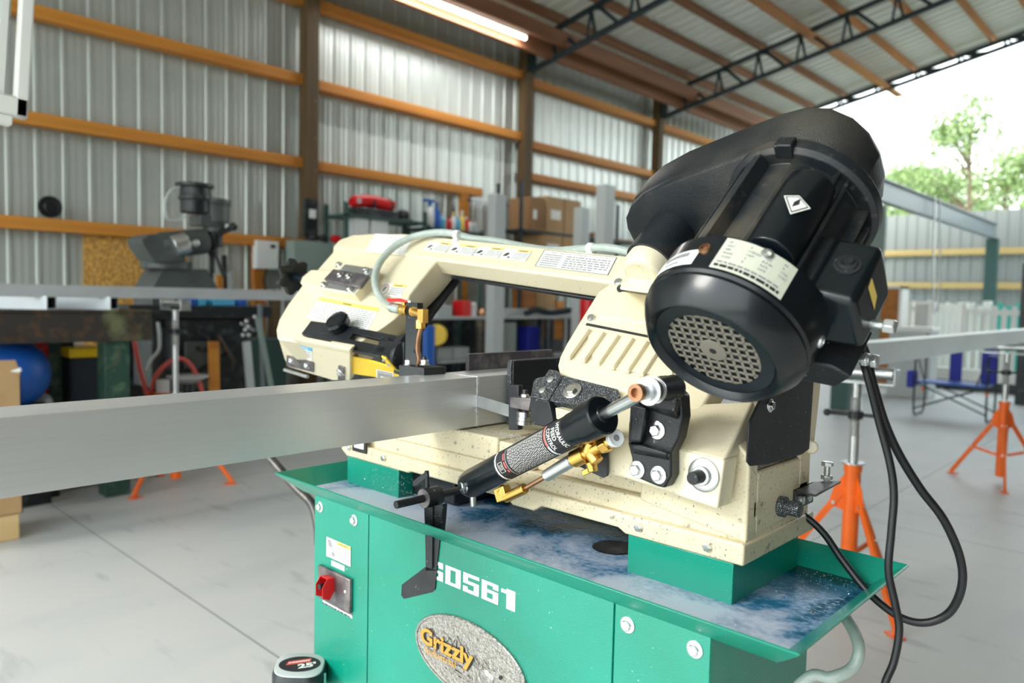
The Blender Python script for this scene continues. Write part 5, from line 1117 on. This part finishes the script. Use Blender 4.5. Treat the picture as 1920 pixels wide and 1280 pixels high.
q = MB('cardboard'); q.prism([V((bx, yb2-.55, zt5)), V((bx, yb2, zt5)), V((bx-.10, yb2, zt5+.07)), V((bx-.10, yb2-.55, zt5+.07))], V((0, 0, .004))); q.done('flap', t)
q = MB('white'); pa, pb3 = px_(0, 710, bx-.1), px_(40, 692, bx-.03); q.bar(pa+V((0, -.15, -.03)), pb3, .05, .02); tag(q.done('white_stick', None, .003, loc=(bx-.1, pa.y, pa.z+H)), 'white strip poking out of the open cardboard box', 'strip')

# ---------------------------------------------------------------- milling machine
Xm = -6.5; P = lambda x, y, d=0: px_(x, y, Xm+d)
mill = thing('milling_machine', V((Xm-.4, P(380, 700).y, F)), 'dark vertical milling machine against the wall behind the workbench', 'milling machine')
def mp_(name, m, fn, lab=None, bev=.006): q = MB(m); fn(q); return tag(q.done(name, mill, bev), lab)
def vc(q, x, y0, y1, r, d=0, n=24): a = P(x, y0, d); c = P(x, y1, d); q.cyl(V((a.x, a.y, a.z)), V((a.x, a.y, c.z)), r, n=n)
sc_ = (P(400, 500)-P(300, 500)).length/100
mp_('motor', 'machine_dark', lambda q: (vc(q, 365, 345, 352, 34*sc_), vc(q, 366, 352, 372, 28*sc_), vc(q, 366, 368, 376, 30*sc_), vc(q, 366, 376, 400, 27*sc_)))
mp_('drive_head', 'machine_grey', lambda q: (vc(q, 402, 374, 384, 30*sc_), vc(q, 402, 384, 418, 27*sc_), vc(q, 402, 418, 436, 20*sc_), q.box(Xm-.12, Xm+.1, P(366, 400).y, P(400, 400).y, P(380, 424).z, P(380, 404).z)))
mp_('quill', 'machine_dark', lambda q: (vc(q, 402, 436, 462, 15*sc_), vc(q, 400, 462, 480, 9*sc_), vc(q, 398, 480, 512, 5*sc_), vc(q, 397, 512, 534, 3*sc_), q.cyl(P(408, 440, .08), P(438, 425, .12), 5*sc_), q.sphere(P(438, 425, .12), 8*sc_, 12), q.cyl(P(402, 470, .1), P(420, 520, .1), 3*sc_)))
mp_('ram', 'machine_grey', lambda q: (q.prism([P(*p, -.2) for p in ((237, 450), (250, 442), (318, 438), (320, 492), (262, 492), (240, 462))], V((.32, 0, 0))), q.cyl(P(300, 460, .02), P(385, 452, .02), 24*sc_)))
mp_('turret', 'zinc', lambda q: (q.cyl(P(325, 462, .18), P(352, 455, .2), 19*sc_), q.sphere(P(343, 460, .2), 15*sc_, 16), q.sphere(P(366, 456, .2), 8*sc_, 12)), 'shiny turret joint')
mp_('column', 'machine_grey', lambda q: (vc(q, 312, 490, 505, 44*sc_, -.1), q.prism([P(*p, -.35) for p in ((270, 505), (352, 505), (372, 540), (372, 720), (250, 720), (250, 540))], V((.4, 0, 0))), q.box(Xm-.55, Xm+.1, P(255, 600).y, P(400, 600).y, F, F+.12)))
mp_('table', 'machine_dark', lambda q: (q.box(Xm-.05, Xm+.30, P(215, 575).y, P(480, 575).y, P(300, 596, .2).z, P(300, 572, .2).z), q.cyl(P(478, 585, .1), P(492, 586, .1), 6*sc_)))
mp_('knee', 'machine_dark', lambda q: (q.prism([P(*p, .0) for p in ((300, 596), (455, 596), (462, 625), (420, 640), (380, 690), (330, 700), (300, 690))], V((.25, 0, 0))),))
mp_('knee_slope', 'machine_grey', lambda q: q.prism([P(*p, .255) for p in ((345, 640), (412, 640), (425, 655), (370, 690), (345, 690))], V((.03, 0, 0))))
mp_('crank_handle', 'zinc', lambda q: [q.sphere(P(x, y, .32), 4.5*sc_, 10) for x, y in ((462, 602), (466, 612), (460, 618), (455, 628), (466, 628), (478, 594))] and q.cyl(P(450, 605, .3), P(478, 620, .3), 3*sc_), 'shiny crank handle')
q = MB('pale_grey'); q.tube([P(336, 350, .1), P(318, 360, .1), P(309, 385, .1), P(315, 410, .1), P(335, 414, .1), P(346, 405, .1)], .012, 8); q.done('motor_cable', mill)
mp_('pump_hose', 'machine_dark', lambda q: q.tube([P(372, 622, .3), P(388, 632, .3), P(392, 650, .3), P(380, 658, .3), P(368, 650, .3)], .016, 8))
mp_('rear_guard', 'machine_dark', lambda q: q.box(Xm-.45, Xm-.40, P(250, 600).y, P(500, 600).y, F+.1, P(300, 590).z))
mp_('front_rod', 'rust', lambda q: q.cyl(P(408, 628, .3), P(440, 680, .3), .018))
for i, (a, c, m) in enumerate(((355, 368, 'blue'), (372, 386, 'label_blue'), (400, 440, 'label_blue'), (445, 462, 'blue'))):
    q = MB(m); y0, y1 = P(a, 570, .25).y, P(c, 570, .25).y; z = P(300, 572, .2).z; q.box(Xm+.05, Xm+.26, y0, y1, z, z+.055+.01*(i % 2)); tag(q.done('parts_bin', None, .006, loc=(Xm+.1, y0, z+H)), ('first blue parts bin from the left on the milling table', 'pale blue parts bin beside the first one on the milling table', 'long pale blue parts bin on the milling table', 'last blue parts bin at the right end of the milling table')[i], 'bin', 'blue bins on the milling table')
# red air hose and rods by the wall
q = MB('red'); q.m('label_red').tube([P(252, 640, .4), P(262, 690, .4), P(275, 735, .4), P(282, 738, .4), P(292, 705, .4), P(315, 680, .4), P(340, 672, .4), P(362, 690, .4), P(378, 730, .4), P(384, 760, .4)], .018, 10); tag(q.done('air_hose', None, loc=(Xm+.4, P(300, 700).y, F+H)), 'red air hose looping behind the left roller stand', 'hose')
q = MB('pale_grey'); q.tube([P(296, 604, .35), P(299, 630, .35), P(298, 655, .35), P(283, 675, .35), P(276, 694, .35)], .014, 8); tag(q.done('flexible_pipe', None, loc=(Xm+.35, P(290, 650).y, F+H)), 'pale flexible pipe hanging left of the roller stand pole', 'pipe')
for i, (x0, y0, x1, y1, r, m, lab) in enumerate(((487, 570, 497, 720, .022, 'beam_grey', 'thin upright grey rod leaning beside the milling machine'), (483, 595, 530, 718, .028, 'elec_grey', 'grey-green pole leaning outward left of the saw knob'), (462, 640, 480, 720, .04, 'pale_grey', 'pale slat with a flat head leaning by the milling table'), (515, 560, 512, 720, .07, 'post_wood', 'rough dark timber leaning on the wall left of the saw'), (400, 640, 404, 710, .05, 'wood_bright', 'short yellow wood offcut below the milling table'), (412, 515, 410, 545, .04, 'wood_bright', 'small yellow board end above the milling table'), (428, 510, 432, 545, .03, 'pale_grey', 'pale stick standing above the milling table'), (420, 478, 424, 540, .03, 'machine_dark', 'dark bar standing behind the milling quill'))):
    d = .35 if y0 > 560 and i != 3 else -.9; a, c = P(x0, y0, d), P(x1, y1, d); c2 = V((c.x, c.y, F)) if y0 > 560 else V((c.x, c.y, P(300, 572, .2).z-.4)); q = MB(m); q.bar(a, c2, r*1.6, r, V((1, 0, 0))); tag(q.done('leaning_rod', None, .003, loc=(c2.x, c2.y, c2.z+H)), lab, 'rod')
# machine base clutter: dark cabinet + orange cup
y0, y1 = P(232, 700, -.6).y, P(540, 700, -.6).y; q = MB('machine_dark'); q.m('beam_green').box(Xm-1.0, Xm-.62, y0, y1, F, P(300, 640, -.6).z); tag(q.done('floor_cabinet', None, .01, loc=(Xm-.8, y0, F+H)), 'dark green low cabinet along the wall behind the milling machine', 'cabinet')
p = P(306, 712, .45); q = MB('white'); q.cyl(V((p.x, p.y, p.z)), V((p.x, p.y, p.z-.10)), .05); q.m('orange').cyl(V((p.x, p.y, p.z-.10)), V((p.x, p.y, F)), .075, .06); tag(q.done('funnel_stand', None, loc=(p.x, p.y, F+H)), 'white cup on an orange stand beside the roller pole', 'cup')
p = P(352, 706, .45); q = MB('pale_grey'); q.lathe(V((p.x, p.y, p.z)), V((0, 0, 1)), [(-.05, .06), (0, .16), (.01, .16)], 24); q.m('machine_dark').cyl(V((p.x, p.y, F)), V((p.x, p.y, p.z-.05)), .05); tag(q.done('metal_dish', None, loc=(p.x, p.y, F+H)), 'pale dish on a dark pedestal right of the roller pole', 'dish')

# ---------------------------------------------------------------- shelves behind the saw
Xs = -7.25
def S(x, y, d=0): return px_(x, y, Xs+d)
def rack(name, px0, px1, shelves, ztop, lab, m='beam_green', dep=.45, d=0.):
    y0, y1 = S(px0, 500, d).y, S(px1, 500, d).y; t = thing(name, V((Xs+d-dep/2, (y0+y1)/2, F)), lab, 'shelf')
    x0, x1 = Xs+d-dep, Xs+d
    for yy in (y0, y1-.04):
        for xx in (x0, x1-.04): q = MB(m); q.box(xx, xx+.04, yy, yy+.04, F, ztop); q.done('upright', t)
    for z in shelves: q = MB(m); q.box(x0, x1, y0, y1, z-.035, z); q.done('shelf_board', t, .003)
    return y0, y1, x0, x1
z1 = S(760, 412).z; z2 = S(860, 431).z; zc = S(850, 592).z
y0, y1, x0, x1 = rack('metal_rack', 648, 800, (z1, z1-.55, z1-1.1, F+.15), S(650, 378).z, 'dark steel shelf rack carrying the red bag and black case')
y0, y1, x0, x1 = rack('tool_shelf', 802, 905, (z2, z2-.45), z2+.02, 'dark shelf carrying the spray bottles and cans', d=-.02)
y0b, y1b, *_ = rack('metal_bench', 800, 1085, (zc, zc-.55, F+.2), zc, 'grey steel bench seen through the saw frame', 'pale_grey', .24, .25)
def box_(name, px0, px1, zb, zt, m, lab, cat, d=-.05, dep=.25, bev=.01, grp=None):
    y0, y1 = S(px0, 450, d).y, S(px1, 450, d).y; q = MB(m); q.box(Xs+d-dep, Xs+d, y0, y1, zb, zt); return tag(q.done(name, None, bev, loc=(Xs+d-dep/2, (y0+y1)/2, zb+H)), lab, cat, grp)
box_('black_case', 668, 748, z1+.001, S(700, 390).z, 'machine_dark', 'flat black case on the rack under the red bag', 'case')
zb = S(700, 390).z+.001; t = thing('red_bag', V((Xs-.2, S(712, 400).y, zb)), 'red tool bag lying on the black case', 'bag')
ya, yb4 = S(675, 400).y, S(752, 400).y; q = MB('red'); q.tube([V((Xs-.18, ya, zb+.06)), V((Xs-.18, ya+.25, zb+.10)), V((Xs-.18, ya+.55, zb+.075)), V((Xs-.18, yb4, zb+.07))], lambda s: .075 if .02 < s < .98 else .05, 14); q.done('body', t)
for f_ in (.45, .9): q = MB('machine_dark'); yy = ya+(yb4-ya)*f_; q.lathe(V((Xs-.18, yy, zb+.08)), V((0, 1, 0)), [(0, .08), (.03, .08)], 18); q.done('strap', t)
q = MB('pale_grey'); q.cyl(V((Xs-.09, ya+.05, zb+.075)), V((Xs-.085, ya+.05, zb+.075)), .03); q.done('badge', t)
q = MB('machine_dark'); p = S(770, 400); q.sphere(V((Xs-.15, p.y, z1+.07)), .085, 18, (1, 1, .85)); q.lathe(V((Xs-.15, p.y, z1+.012)), V((0, 0, 1)), [(-.01, .13), (.01, .12)], 24); tag(q.done('welding_cap', None, loc=(Xs-.15, p.y, z1+H)), 'black cap on the rack between the red bag and the spray bottles', 'cap')
zm = z1-.55
for px0, px1, m, lab in ((667, 692, 'white', 'white carton with an orange mark on the rack, left one'), (698, 728, 'white', 'white carton with an orange mark on the rack, right one')):
    o = box_('white_carton', px0, px1, z1-.549, S(700, 408).z, m, lab, 'carton', dep=.2, grp='white cartons on the rack')
box_('red_toolbox', 732, 762, z1-.549, z1-.40, 'red', 'small red tool box on the rack right of the white cartons', 'tool box')
# bottles
def bottle(px, zb, h, r, m, mc, lab, d=-.12, grp='bottles and cans on the tool shelf', trigger=False):
    p = S(px, 420, d); t = thing('spray_bottle' if trigger else 'bottle', V((p.x, p.y, zb)), lab, 'bottle', grp)
    q = MB(m); q.lathe(V((p.x, p.y, zb)), V((0, 0, 1)), [(0, r*.9), (.01, r), (h*.6, r), (h*.72, r*.55), (h*.8, r*.35)], 18); q.done('body', t)
    q = MB(mc); q.cyl(V((p.x, p.y, zb+h*.8)), V((p.x, p.y, zb+h)), r*.42)
    if trigger: q.obox(V((p.x-.02, p.y-.10, zb+h*.95)), V((.04, 0, 0)), V((0, .16, 0)), V((0, 0, .035)))
    q.done('cap', t); return t
Z = z2+.001
for a in ((806, .34, .055, 'white', 'blue', 'tall white spray bottle with a blue trigger on the shelf', True), (818, .33, .05, 'blue', 'blue', 'blue bottle behind the white spray bottle', False), (828, .20, .045, 'label_blue', 'white', 'short pale blue bottle right of the spray bottle', False), (842, .17, .035, 'red', 'red', 'short red can in the middle of the shelf', False), (850, .24, .035, 'white', 'label_yellow', 'white can with a yellow cap behind the red can', False), (858, .22, .035, 'label_blue', 'white', 'pale blue can in the shelf row', False), (866, .27, .04, 'label_yellow', 'white', 'tall yellow can in the shelf row', False), (874, .20, .035, 'red', 'white', 'red can with a white cap, right part of the shelf', False), (881, .17, .035, 'white', 'red', 'white can with a red cap near the right end of the shelf', False), (889, .16, .035, 'pale_grey', 'pale_grey', 'grey can at the right end of the shelf', False)):
    bottle(a[0], Z, a[1], a[2], a[3], a[4], a[5], trigger=a[6])
# wrenches hanging on the wall
q = MB('wood_bright'); p = S(873, 370, -.5); q.box(-7.9, -7.84, p.y, p.y+.16, F, 1.45); tag(q.done('short_stud', None, .003, loc=(-7.87, p.y, F+H)), 'short yellow timber upright beside the hanging wrenches', 'post')
q = MB('machine_dark'); yA, yB = px_(884, 372, -7.7).y, px_(962, 380, -7.7).y; zr_ = px_(890, 375, -7.7).z; q.box(-7.78, -7.74, yA, yB, zr_-.02, zr_+.02); tag(q.done('wrench_rail', None, loc=(-7.76, yA, zr_+H)), 'dark rail from which the wrenches hang', 'rail')
proto = None
for k, px in enumerate((890, 898, 906, 914, 922, 933, 953, 961, 968)):
    y = px_(px, 380, -7.7).y; sc2 = 1-.05*(k % 3)
    lab = 'long steel wrench hanging on the rail, %s from the left' % ('first', 'second', 'third', 'fourth', 'fifth', 'sixth', 'seventh', 'eighth', 'ninth')[k]
    if proto is None:
        proto = thing('wrench', V((-7.73, y, zr_-.55)), lab, 'wrench', 'wrenches hanging on the wall')
        q = MB('zinc'); c = V((-7.73, y, zr_)); q.lathe(c+V((-.008, 0, 0)), V((1, 0, 0)), [(0, .02), (0, .038), (.016, .038), (.016, .02)], 16, False); q.box(c.x-.006, c.x+.006, y-.014, y+.014, zr_-.50, zr_-.03); q.prism([V((c.x-.008, y-.03, zr_-.55)), V((c.x-.008, y-.03, zr_-.49)), V((c.x-.008, y, zr_-.46)), V((c.x-.008, y+.03, zr_-.49)), V((c.x-.008, y+.03, zr_-.55)), V((c.x-.008, y+.014, zr_-.55)), V((c.x-.008, y, zr_-.51)), V((c.x-.008, y-.014, zr_-.55))], V((.016, 0, 0))); q.done('wrench_body', proto)
    else: copy_tree(proto, (-7.73, y, zr_-.55), lab)
# cardboard boxes
def cbox(px0, py0, px1, py1, d, dep, lab, m='cardboard', zb=None):
    a, c = S(px0, py1, d), S(px1, py0, d); t = thing('cardboard_box', V((Xs+d-dep/2, (a.y+c.y)/2, a.z if zb is None else zb)), lab, 'box', 'cardboard boxes stacked by the wall')
    q = MB(m); q.box(Xs+d-dep, Xs+d, a.y, c.y, a.z if zb is None else zb, c.z); q.done('carton', t, .005)
    q = MB('cardboard_dark'); q.box(Xs+d-.0, Xs+d+.002, (a.y+c.y)/2-.02, (a.y+c.y)/2+.02, a.z if zb is None else zb, c.z); q.box(Xs+d-dep, Xs+d, (a.y+c.y)/2-.02, (a.y+c.y)/2+.02, c.z, c.z+.002); q.done('tape', t)
    q = MB('paper'); q.box(Xs+d, Xs+d+.002, a.y+(c.y-a.y)*.12, a.y+(c.y-a.y)*.4, a.z+(c.z-a.z)*.35, a.z+(c.z-a.z)*.62); q.done('shipping_label', t)
    return a.z, c.z
zA, zB = S(1000, 432, -.05).z, S(1010, 372, -.05).z
ybx0, ybx1, *_ = rack('stock_rack', 975, 1200, (zA-.001, zc+.46, zc, F+.2), S(1000, 362).z+.15, 'dark rack holding the cardboard boxes', 'truss', .5, .0)
cbox(1024, 378, 1090, 432, .0, .45, 'large cardboard box on top of the stack by the third wall bay', zb=zA)
cbox(996, 372, 1022, 432, .0, .45, 'dark narrow cardboard box left of the large one', 'cardboard_dark', zb=zA)
cbox(1015, 437, 1092, 500, -.02, .4, 'wide cardboard box under the large one, torn at the corner', zb=zc+.461)
cbox(1114, 440, 1150, 470, .0, .35, 'low tan box between the two aluminium posts', zb=zA)
cbox(1158, 452, 1198, 480, .0, .35, 'tan box behind the belt guard beside the right aluminium post', zb=zA)
# upright aluminium profiles
for px0, px1, py, X_, lab in ((930, 957, 362, -6.6, 'tall pale aluminium post standing left of the cardboard boxes'), (1136, 1160, 345, -6.3, 'tall pale aluminium post right of the cardboard boxes'), (1091, 1112, 388, -6.8, 'shorter grey aluminium post just right of the large box')):
    a, c = px_(px0, py, X_), px_(px1, py, X_); w_ = (c.y-a.y)*.55; q = MB('pale_grey'); q.box(X_-w_, X_, a.y, a.y+w_*1.35, F, a.z); tag(q.done('aluminum_post', None, .006, loc=(X_, a.y, F+H)), lab, 'post', 'upright aluminium posts')
# things on and under the bench seen through the saw
zc2 = zc+.001
def bx2(px0, px1, h, m, lab, cat, zb=zc2, d=.2, dep=.2, name='parts_box'): return box_(name, px0, px1, zb, zb+h, m, lab, cat, d, dep, .008)
bx2(822, 850, .14, 'pale_grey', 'grey tray at the left end of the steel bench', 'tray', name='tray')
bx2(870, 886, .20, 'red', 'red canister on the steel bench', 'canister', name='canister')
for px0, px1, lab in ((802, 905, 'black locker low on the wall behind the tool shelf'), (908, 1000, 'black locker low on the wall, middle of the row behind the bench'), (1003, 1110, 'black locker low on the wall behind the box rack')):  # dark panels added in place of the shade and clutter under the bench
    ya_, yb_ = px_(px0, 600, -7.9).y, px_(px1, 600, -7.9).y; t = thing('shade_panel', V((-7.88, (ya_+yb_)/2, F)), lab, 'cabinet', 'dark lockers along the wall'); q = MB('machine_dark'); q.box(-7.97, -7.80, ya_, yb_, F, zc-.03); q.done('body', t, .004); q = MB('beam_grey'); q.box(-7.80, -7.795, ya_+.03, yb_-.03, F+.08, zc-.08); q.done('door', t); q = MB('machine_dark'); q.box(-7.797, -7.79, ya_+.02, yb_-.02, F+.06, zc-.06); q.done('door', t, .003)
q = MB('white'); p = S(892, 585, .2); q.lathe(V((Xs+.1, p.y, zc2)), V((0, 0, 1)), [(0, .08), (.16, .08), (.18, .06)], 18); tag(q.done('white_jar', None, loc=(Xs+.1, p.y, zc2+H)), 'white jar on the edge of the steel bench', 'jar')
q = MB('copper'); p = S(914, 585, .2); q.lathe(V((Xs+.1, p.y, zc2)), V((0, 0, 1)), [(0, .08), (.04, .09), (.09, .05), (.11, .02)], 18); tag(q.done('copper_bowl', None, loc=(Xs+.1, p.y, zc2+H)), 'copper coloured bowl right of the white jar', 'bowl')
bx2(982, 1008, .42, 'wood', 'brown crate on the middle shelf of the box rack', 'crate', d=-.04, name='wooden_crate'); bx2(1010, 1045, .40, 'cardboard', 'tan carton on the middle shelf of the box rack', 'carton', d=-.04, name='carton'); bx2(1048, 1062, .22, 'wood_bright', 'small orange box on the middle shelf of the box rack', 'box', d=-.04, name='small_box')
bx2(930, 1075, .10, 'pale_grey', 'long pale metal channel lying on the bench', 'channel', d=.08, dep=.05, name='metal_channel')
q = MB('cloth_dark'); p0, p1 = S(990, 590, .24), S(1080, 590, .24); q.tube([V((Xs+.2, p0.y, zc2+.03)), V((Xs+.2, p0.y+.2, zc2+.09)), V((Xs+.2, (p0.y+p1.y)/2, zc2+.05)), V((Xs+.2, p1.y, zc2+.09))], .045, 10); tag(q.done('dark_jacket', None, loc=(Xs+.2, p0.y, zc2+H)), 'dark crumpled jacket lying on the bench edge', 'cloth')
zf = zc-.549
bx2(828, 852, .15, 'pale_grey', 'left pale bin on the lower shelf under the bench', 'bin', zf, name='shelf_bin'); bx2(856, 884, .15, 'pale_grey', 'right pale bin on the lower shelf under the bench', 'bin', zf, name='shelf_bin')
bx2(946, 972, .46, 'elec_grey', 'grey drawer unit under the bench', 'drawer unit', zf, name='drawer_unit'); bx2(994, 1016, .40, 'navy', 'purple and white sack on the shelf under the bench', 'sack', zf, name='sack')
bx2(1042, 1060, .30, 'wood_bright', 'orange packet under the right end of the bench', 'packet', zf+.2, name='packet'); bx2(930, 1060, .12, 'cardboard', 'long flat carton on the lowest shelf under the bench', 'carton', F+.201, name='flat_carton')
for px, m, lab in ((900, 'rust', 'rusty round pipe standing under the bench, left'), (1028, 'machine_dark', 'dark round pipe standing under the bench, right')):
    p = S(px, 620, .3); q = MB(m); q.cyl(V((Xs+.32, p.y, F)), V((Xs+.32, p.y, zc-.04)), .07, n=20); tag(q.done('steel_pipe', None, loc=(Xs+.32, p.y, F+H)), lab, 'pipe')
q = MB('yellow'); p = S(820, 600, .3); q.lathe(V((Xs+.3, p.y, zc-.22)), V((.6, -.8, 0)), [(0, .13), (.05, .13)], 26); q.m('machine_dark').cyl(V((Xs+.28, p.y, F)), V((Xs+.28, p.y, zc-.34)), .02); tag(q.done('yellow_reel', None, loc=(Xs+.3, p.y, F+H)), 'yellow coil of hose under the left end of the bench', 'coil')
q = MB('blue'); p = px_(800, 640, -6.2); q.cyl(V((-6.2, p.y, F)), V((-6.2, p.y, px_(800, 610, -6.2).z)), .09, n=24); tag(q.done('blue_cylinder', None, .01, loc=(-6.2, p.y, F+H)), 'blue gas cylinder behind the copper coolant pipe', 'cylinder')
q = MB('red'); p = px_(1104, 570, -6.2); q.cyl(V((-6.2, p.y, F)), V((-6.2, p.y, px_(1104, 545, -6.2).z)), .12, n=24); tag(q.done('red_drum', None, .01, loc=(-6.2, p.y, F+H)), 'red drum seen through the right end of the saw frame', 'drum')
# ---------------------------------------------------------------- trees beyond the fence
def tree(x, y, h, r, lab, seed, n=5200, z0=.3, slim=1., leaf=.085):
    t = thing('tree', V((x, y, F)), lab, 'tree', 'trees beyond the fence'); rn = random.Random(seed)
    q = MB('bark'); q.tube([V((x, y, F)), V((x+.15, y, F+h*.4)), V((x, y+.1, F+h*.92))], lambda s: .16*(1-s*.85), 8)
    cl_ = []
    for i in range(34):
        f_ = z0+(1-z0)*rn.random(); a = rn.uniform(0, 6.28); rr = r*(1-((f_-z0)/(1-z0))**1.3*.8)*rn.uniform(.3, 1); c = V((x+math.cos(a)*rr, y+math.sin(a)*rr, F+h*f_)); cl_.append((c, r*rn.uniform(.22, .42)*slim))
        q.cyl(V((x, y, F+h*f_*.85)), c, .04, .015, 5)
    q.done('trunk', t)
    q = MB('leaf')
    for i in range(n):
        c, cr = rn.choice(cl_); d = V((rn.gauss(0, 1), rn.gauss(0, 1), rn.gauss(0, .7))).normalized()*cr*rn.random()**.4; p = c+d
        a = V((rn.uniform(-1, 1), rn.uniform(-1, 1), rn.uniform(-1, 1))).normalized()*leaf; b = a.cross(V((rn.uniform(-1, 1), rn.uniform(-1, 1), rn.uniform(-1, 1)))).normalized()*leaf*.6; q.poly([p-a, p+b, p+a, p-b])
    q.done('foliage', t, recalc=False)
def T(px, y): return py_(px, 400, y).x
tree(T(1808, 27), 27, 8.0, 2.3, 'tall slender pale green tree rising highest beyond the fence', 1, 6500, leaf=.07)
tree(T(1700, 31.5), 31.5, 6.6, 2.5, 'bushy tree just right of the belt guard, beyond the fence', 2)
tree(T(1760, 36.5), 36.5, 7.4, 3.0, 'low round tree behind the tall slender one', 3)
tree(T(1880, 31.5), 31.5, 7.0, 2.8, 'broad low tree above the fence at the right', 4)
tree(T(1945, 26.5), 26.5, 5.9, 1.6, 'tree at the right edge above the fence', 5)
tree(T(1640, 42.5), 42.5, 8.9, 3.0, 'hazy tree directly above the belt guard', 6)
tree(T(1850, 43), 43, 7.4, 3.4, 'far pale tree filling the gap between the tall and broad trees', 7)
tree(T(2060, 37), 37, 8, 3.0, 'tree just outside the right edge of the view', 8)
# ================================================================= CAMERA AND LIGHT
cam = bpy.data.cameras.new('camera'); co = bpy.data.objects.new('camera', cam); COL.objects.link(co)
m4 = M.to_4x4(); m4.translation = V((0, 0, H)); co.matrix_world = m4
cam.sensor_width = 36; cam.lens = FPX/1920*36; cam.clip_end = 300; cam.clip_start = .02
cam.dof.use_dof = True; cam.dof.focus_distance = 1.32; cam.dof.aperture_fstop = 3.2
SC.camera = co
w = bpy.data.worlds.new('sky'); SC.world = w; w.use_nodes = True; nt = w.node_tree; bg_ = nt.nodes['Background']
tc = nt.nodes.new('ShaderNodeTexCoord'); sx = nt.nodes.new('ShaderNodeSeparateXYZ'); nt.links.new(tc.outputs['Generated'], sx.inputs[0])
r = nt.nodes.new('ShaderNodeValToRGB'); nt.links.new(sx.outputs[2], r.inputs[0]); e = r.color_ramp.elements
e[0].position = 0.; e[0].color = (.90, .95, .93, 1); e[1].position = .7; e[1].color = (.78, .90, 1., 1)
nt.links.new(r.outputs[0], bg_.inputs[0]); bg_.inputs[1].default_value = 1.6
sun = bpy.data.lights.new('sun', 'SUN'); sun.energy = 2.2; sun.angle = math.radians(25); sun.color = (1, .97, .90)
so = bpy.data.objects.new('sun', sun); COL.objects.link(so); so.rotation_euler = V((.35, .80, -.62)).to_track_quat('-Z', 'Y').to_euler()
SC.view_settings.view_transform = 'Standard'; SC.view_settings.look = 'None'; SC.view_settings.exposure = 1.52; SC.view_settings.gamma = 1; SC.view_settings.use_curve_mapping = False
for o in bpy.data.objects:
    if '_o' in o: del o['_o']
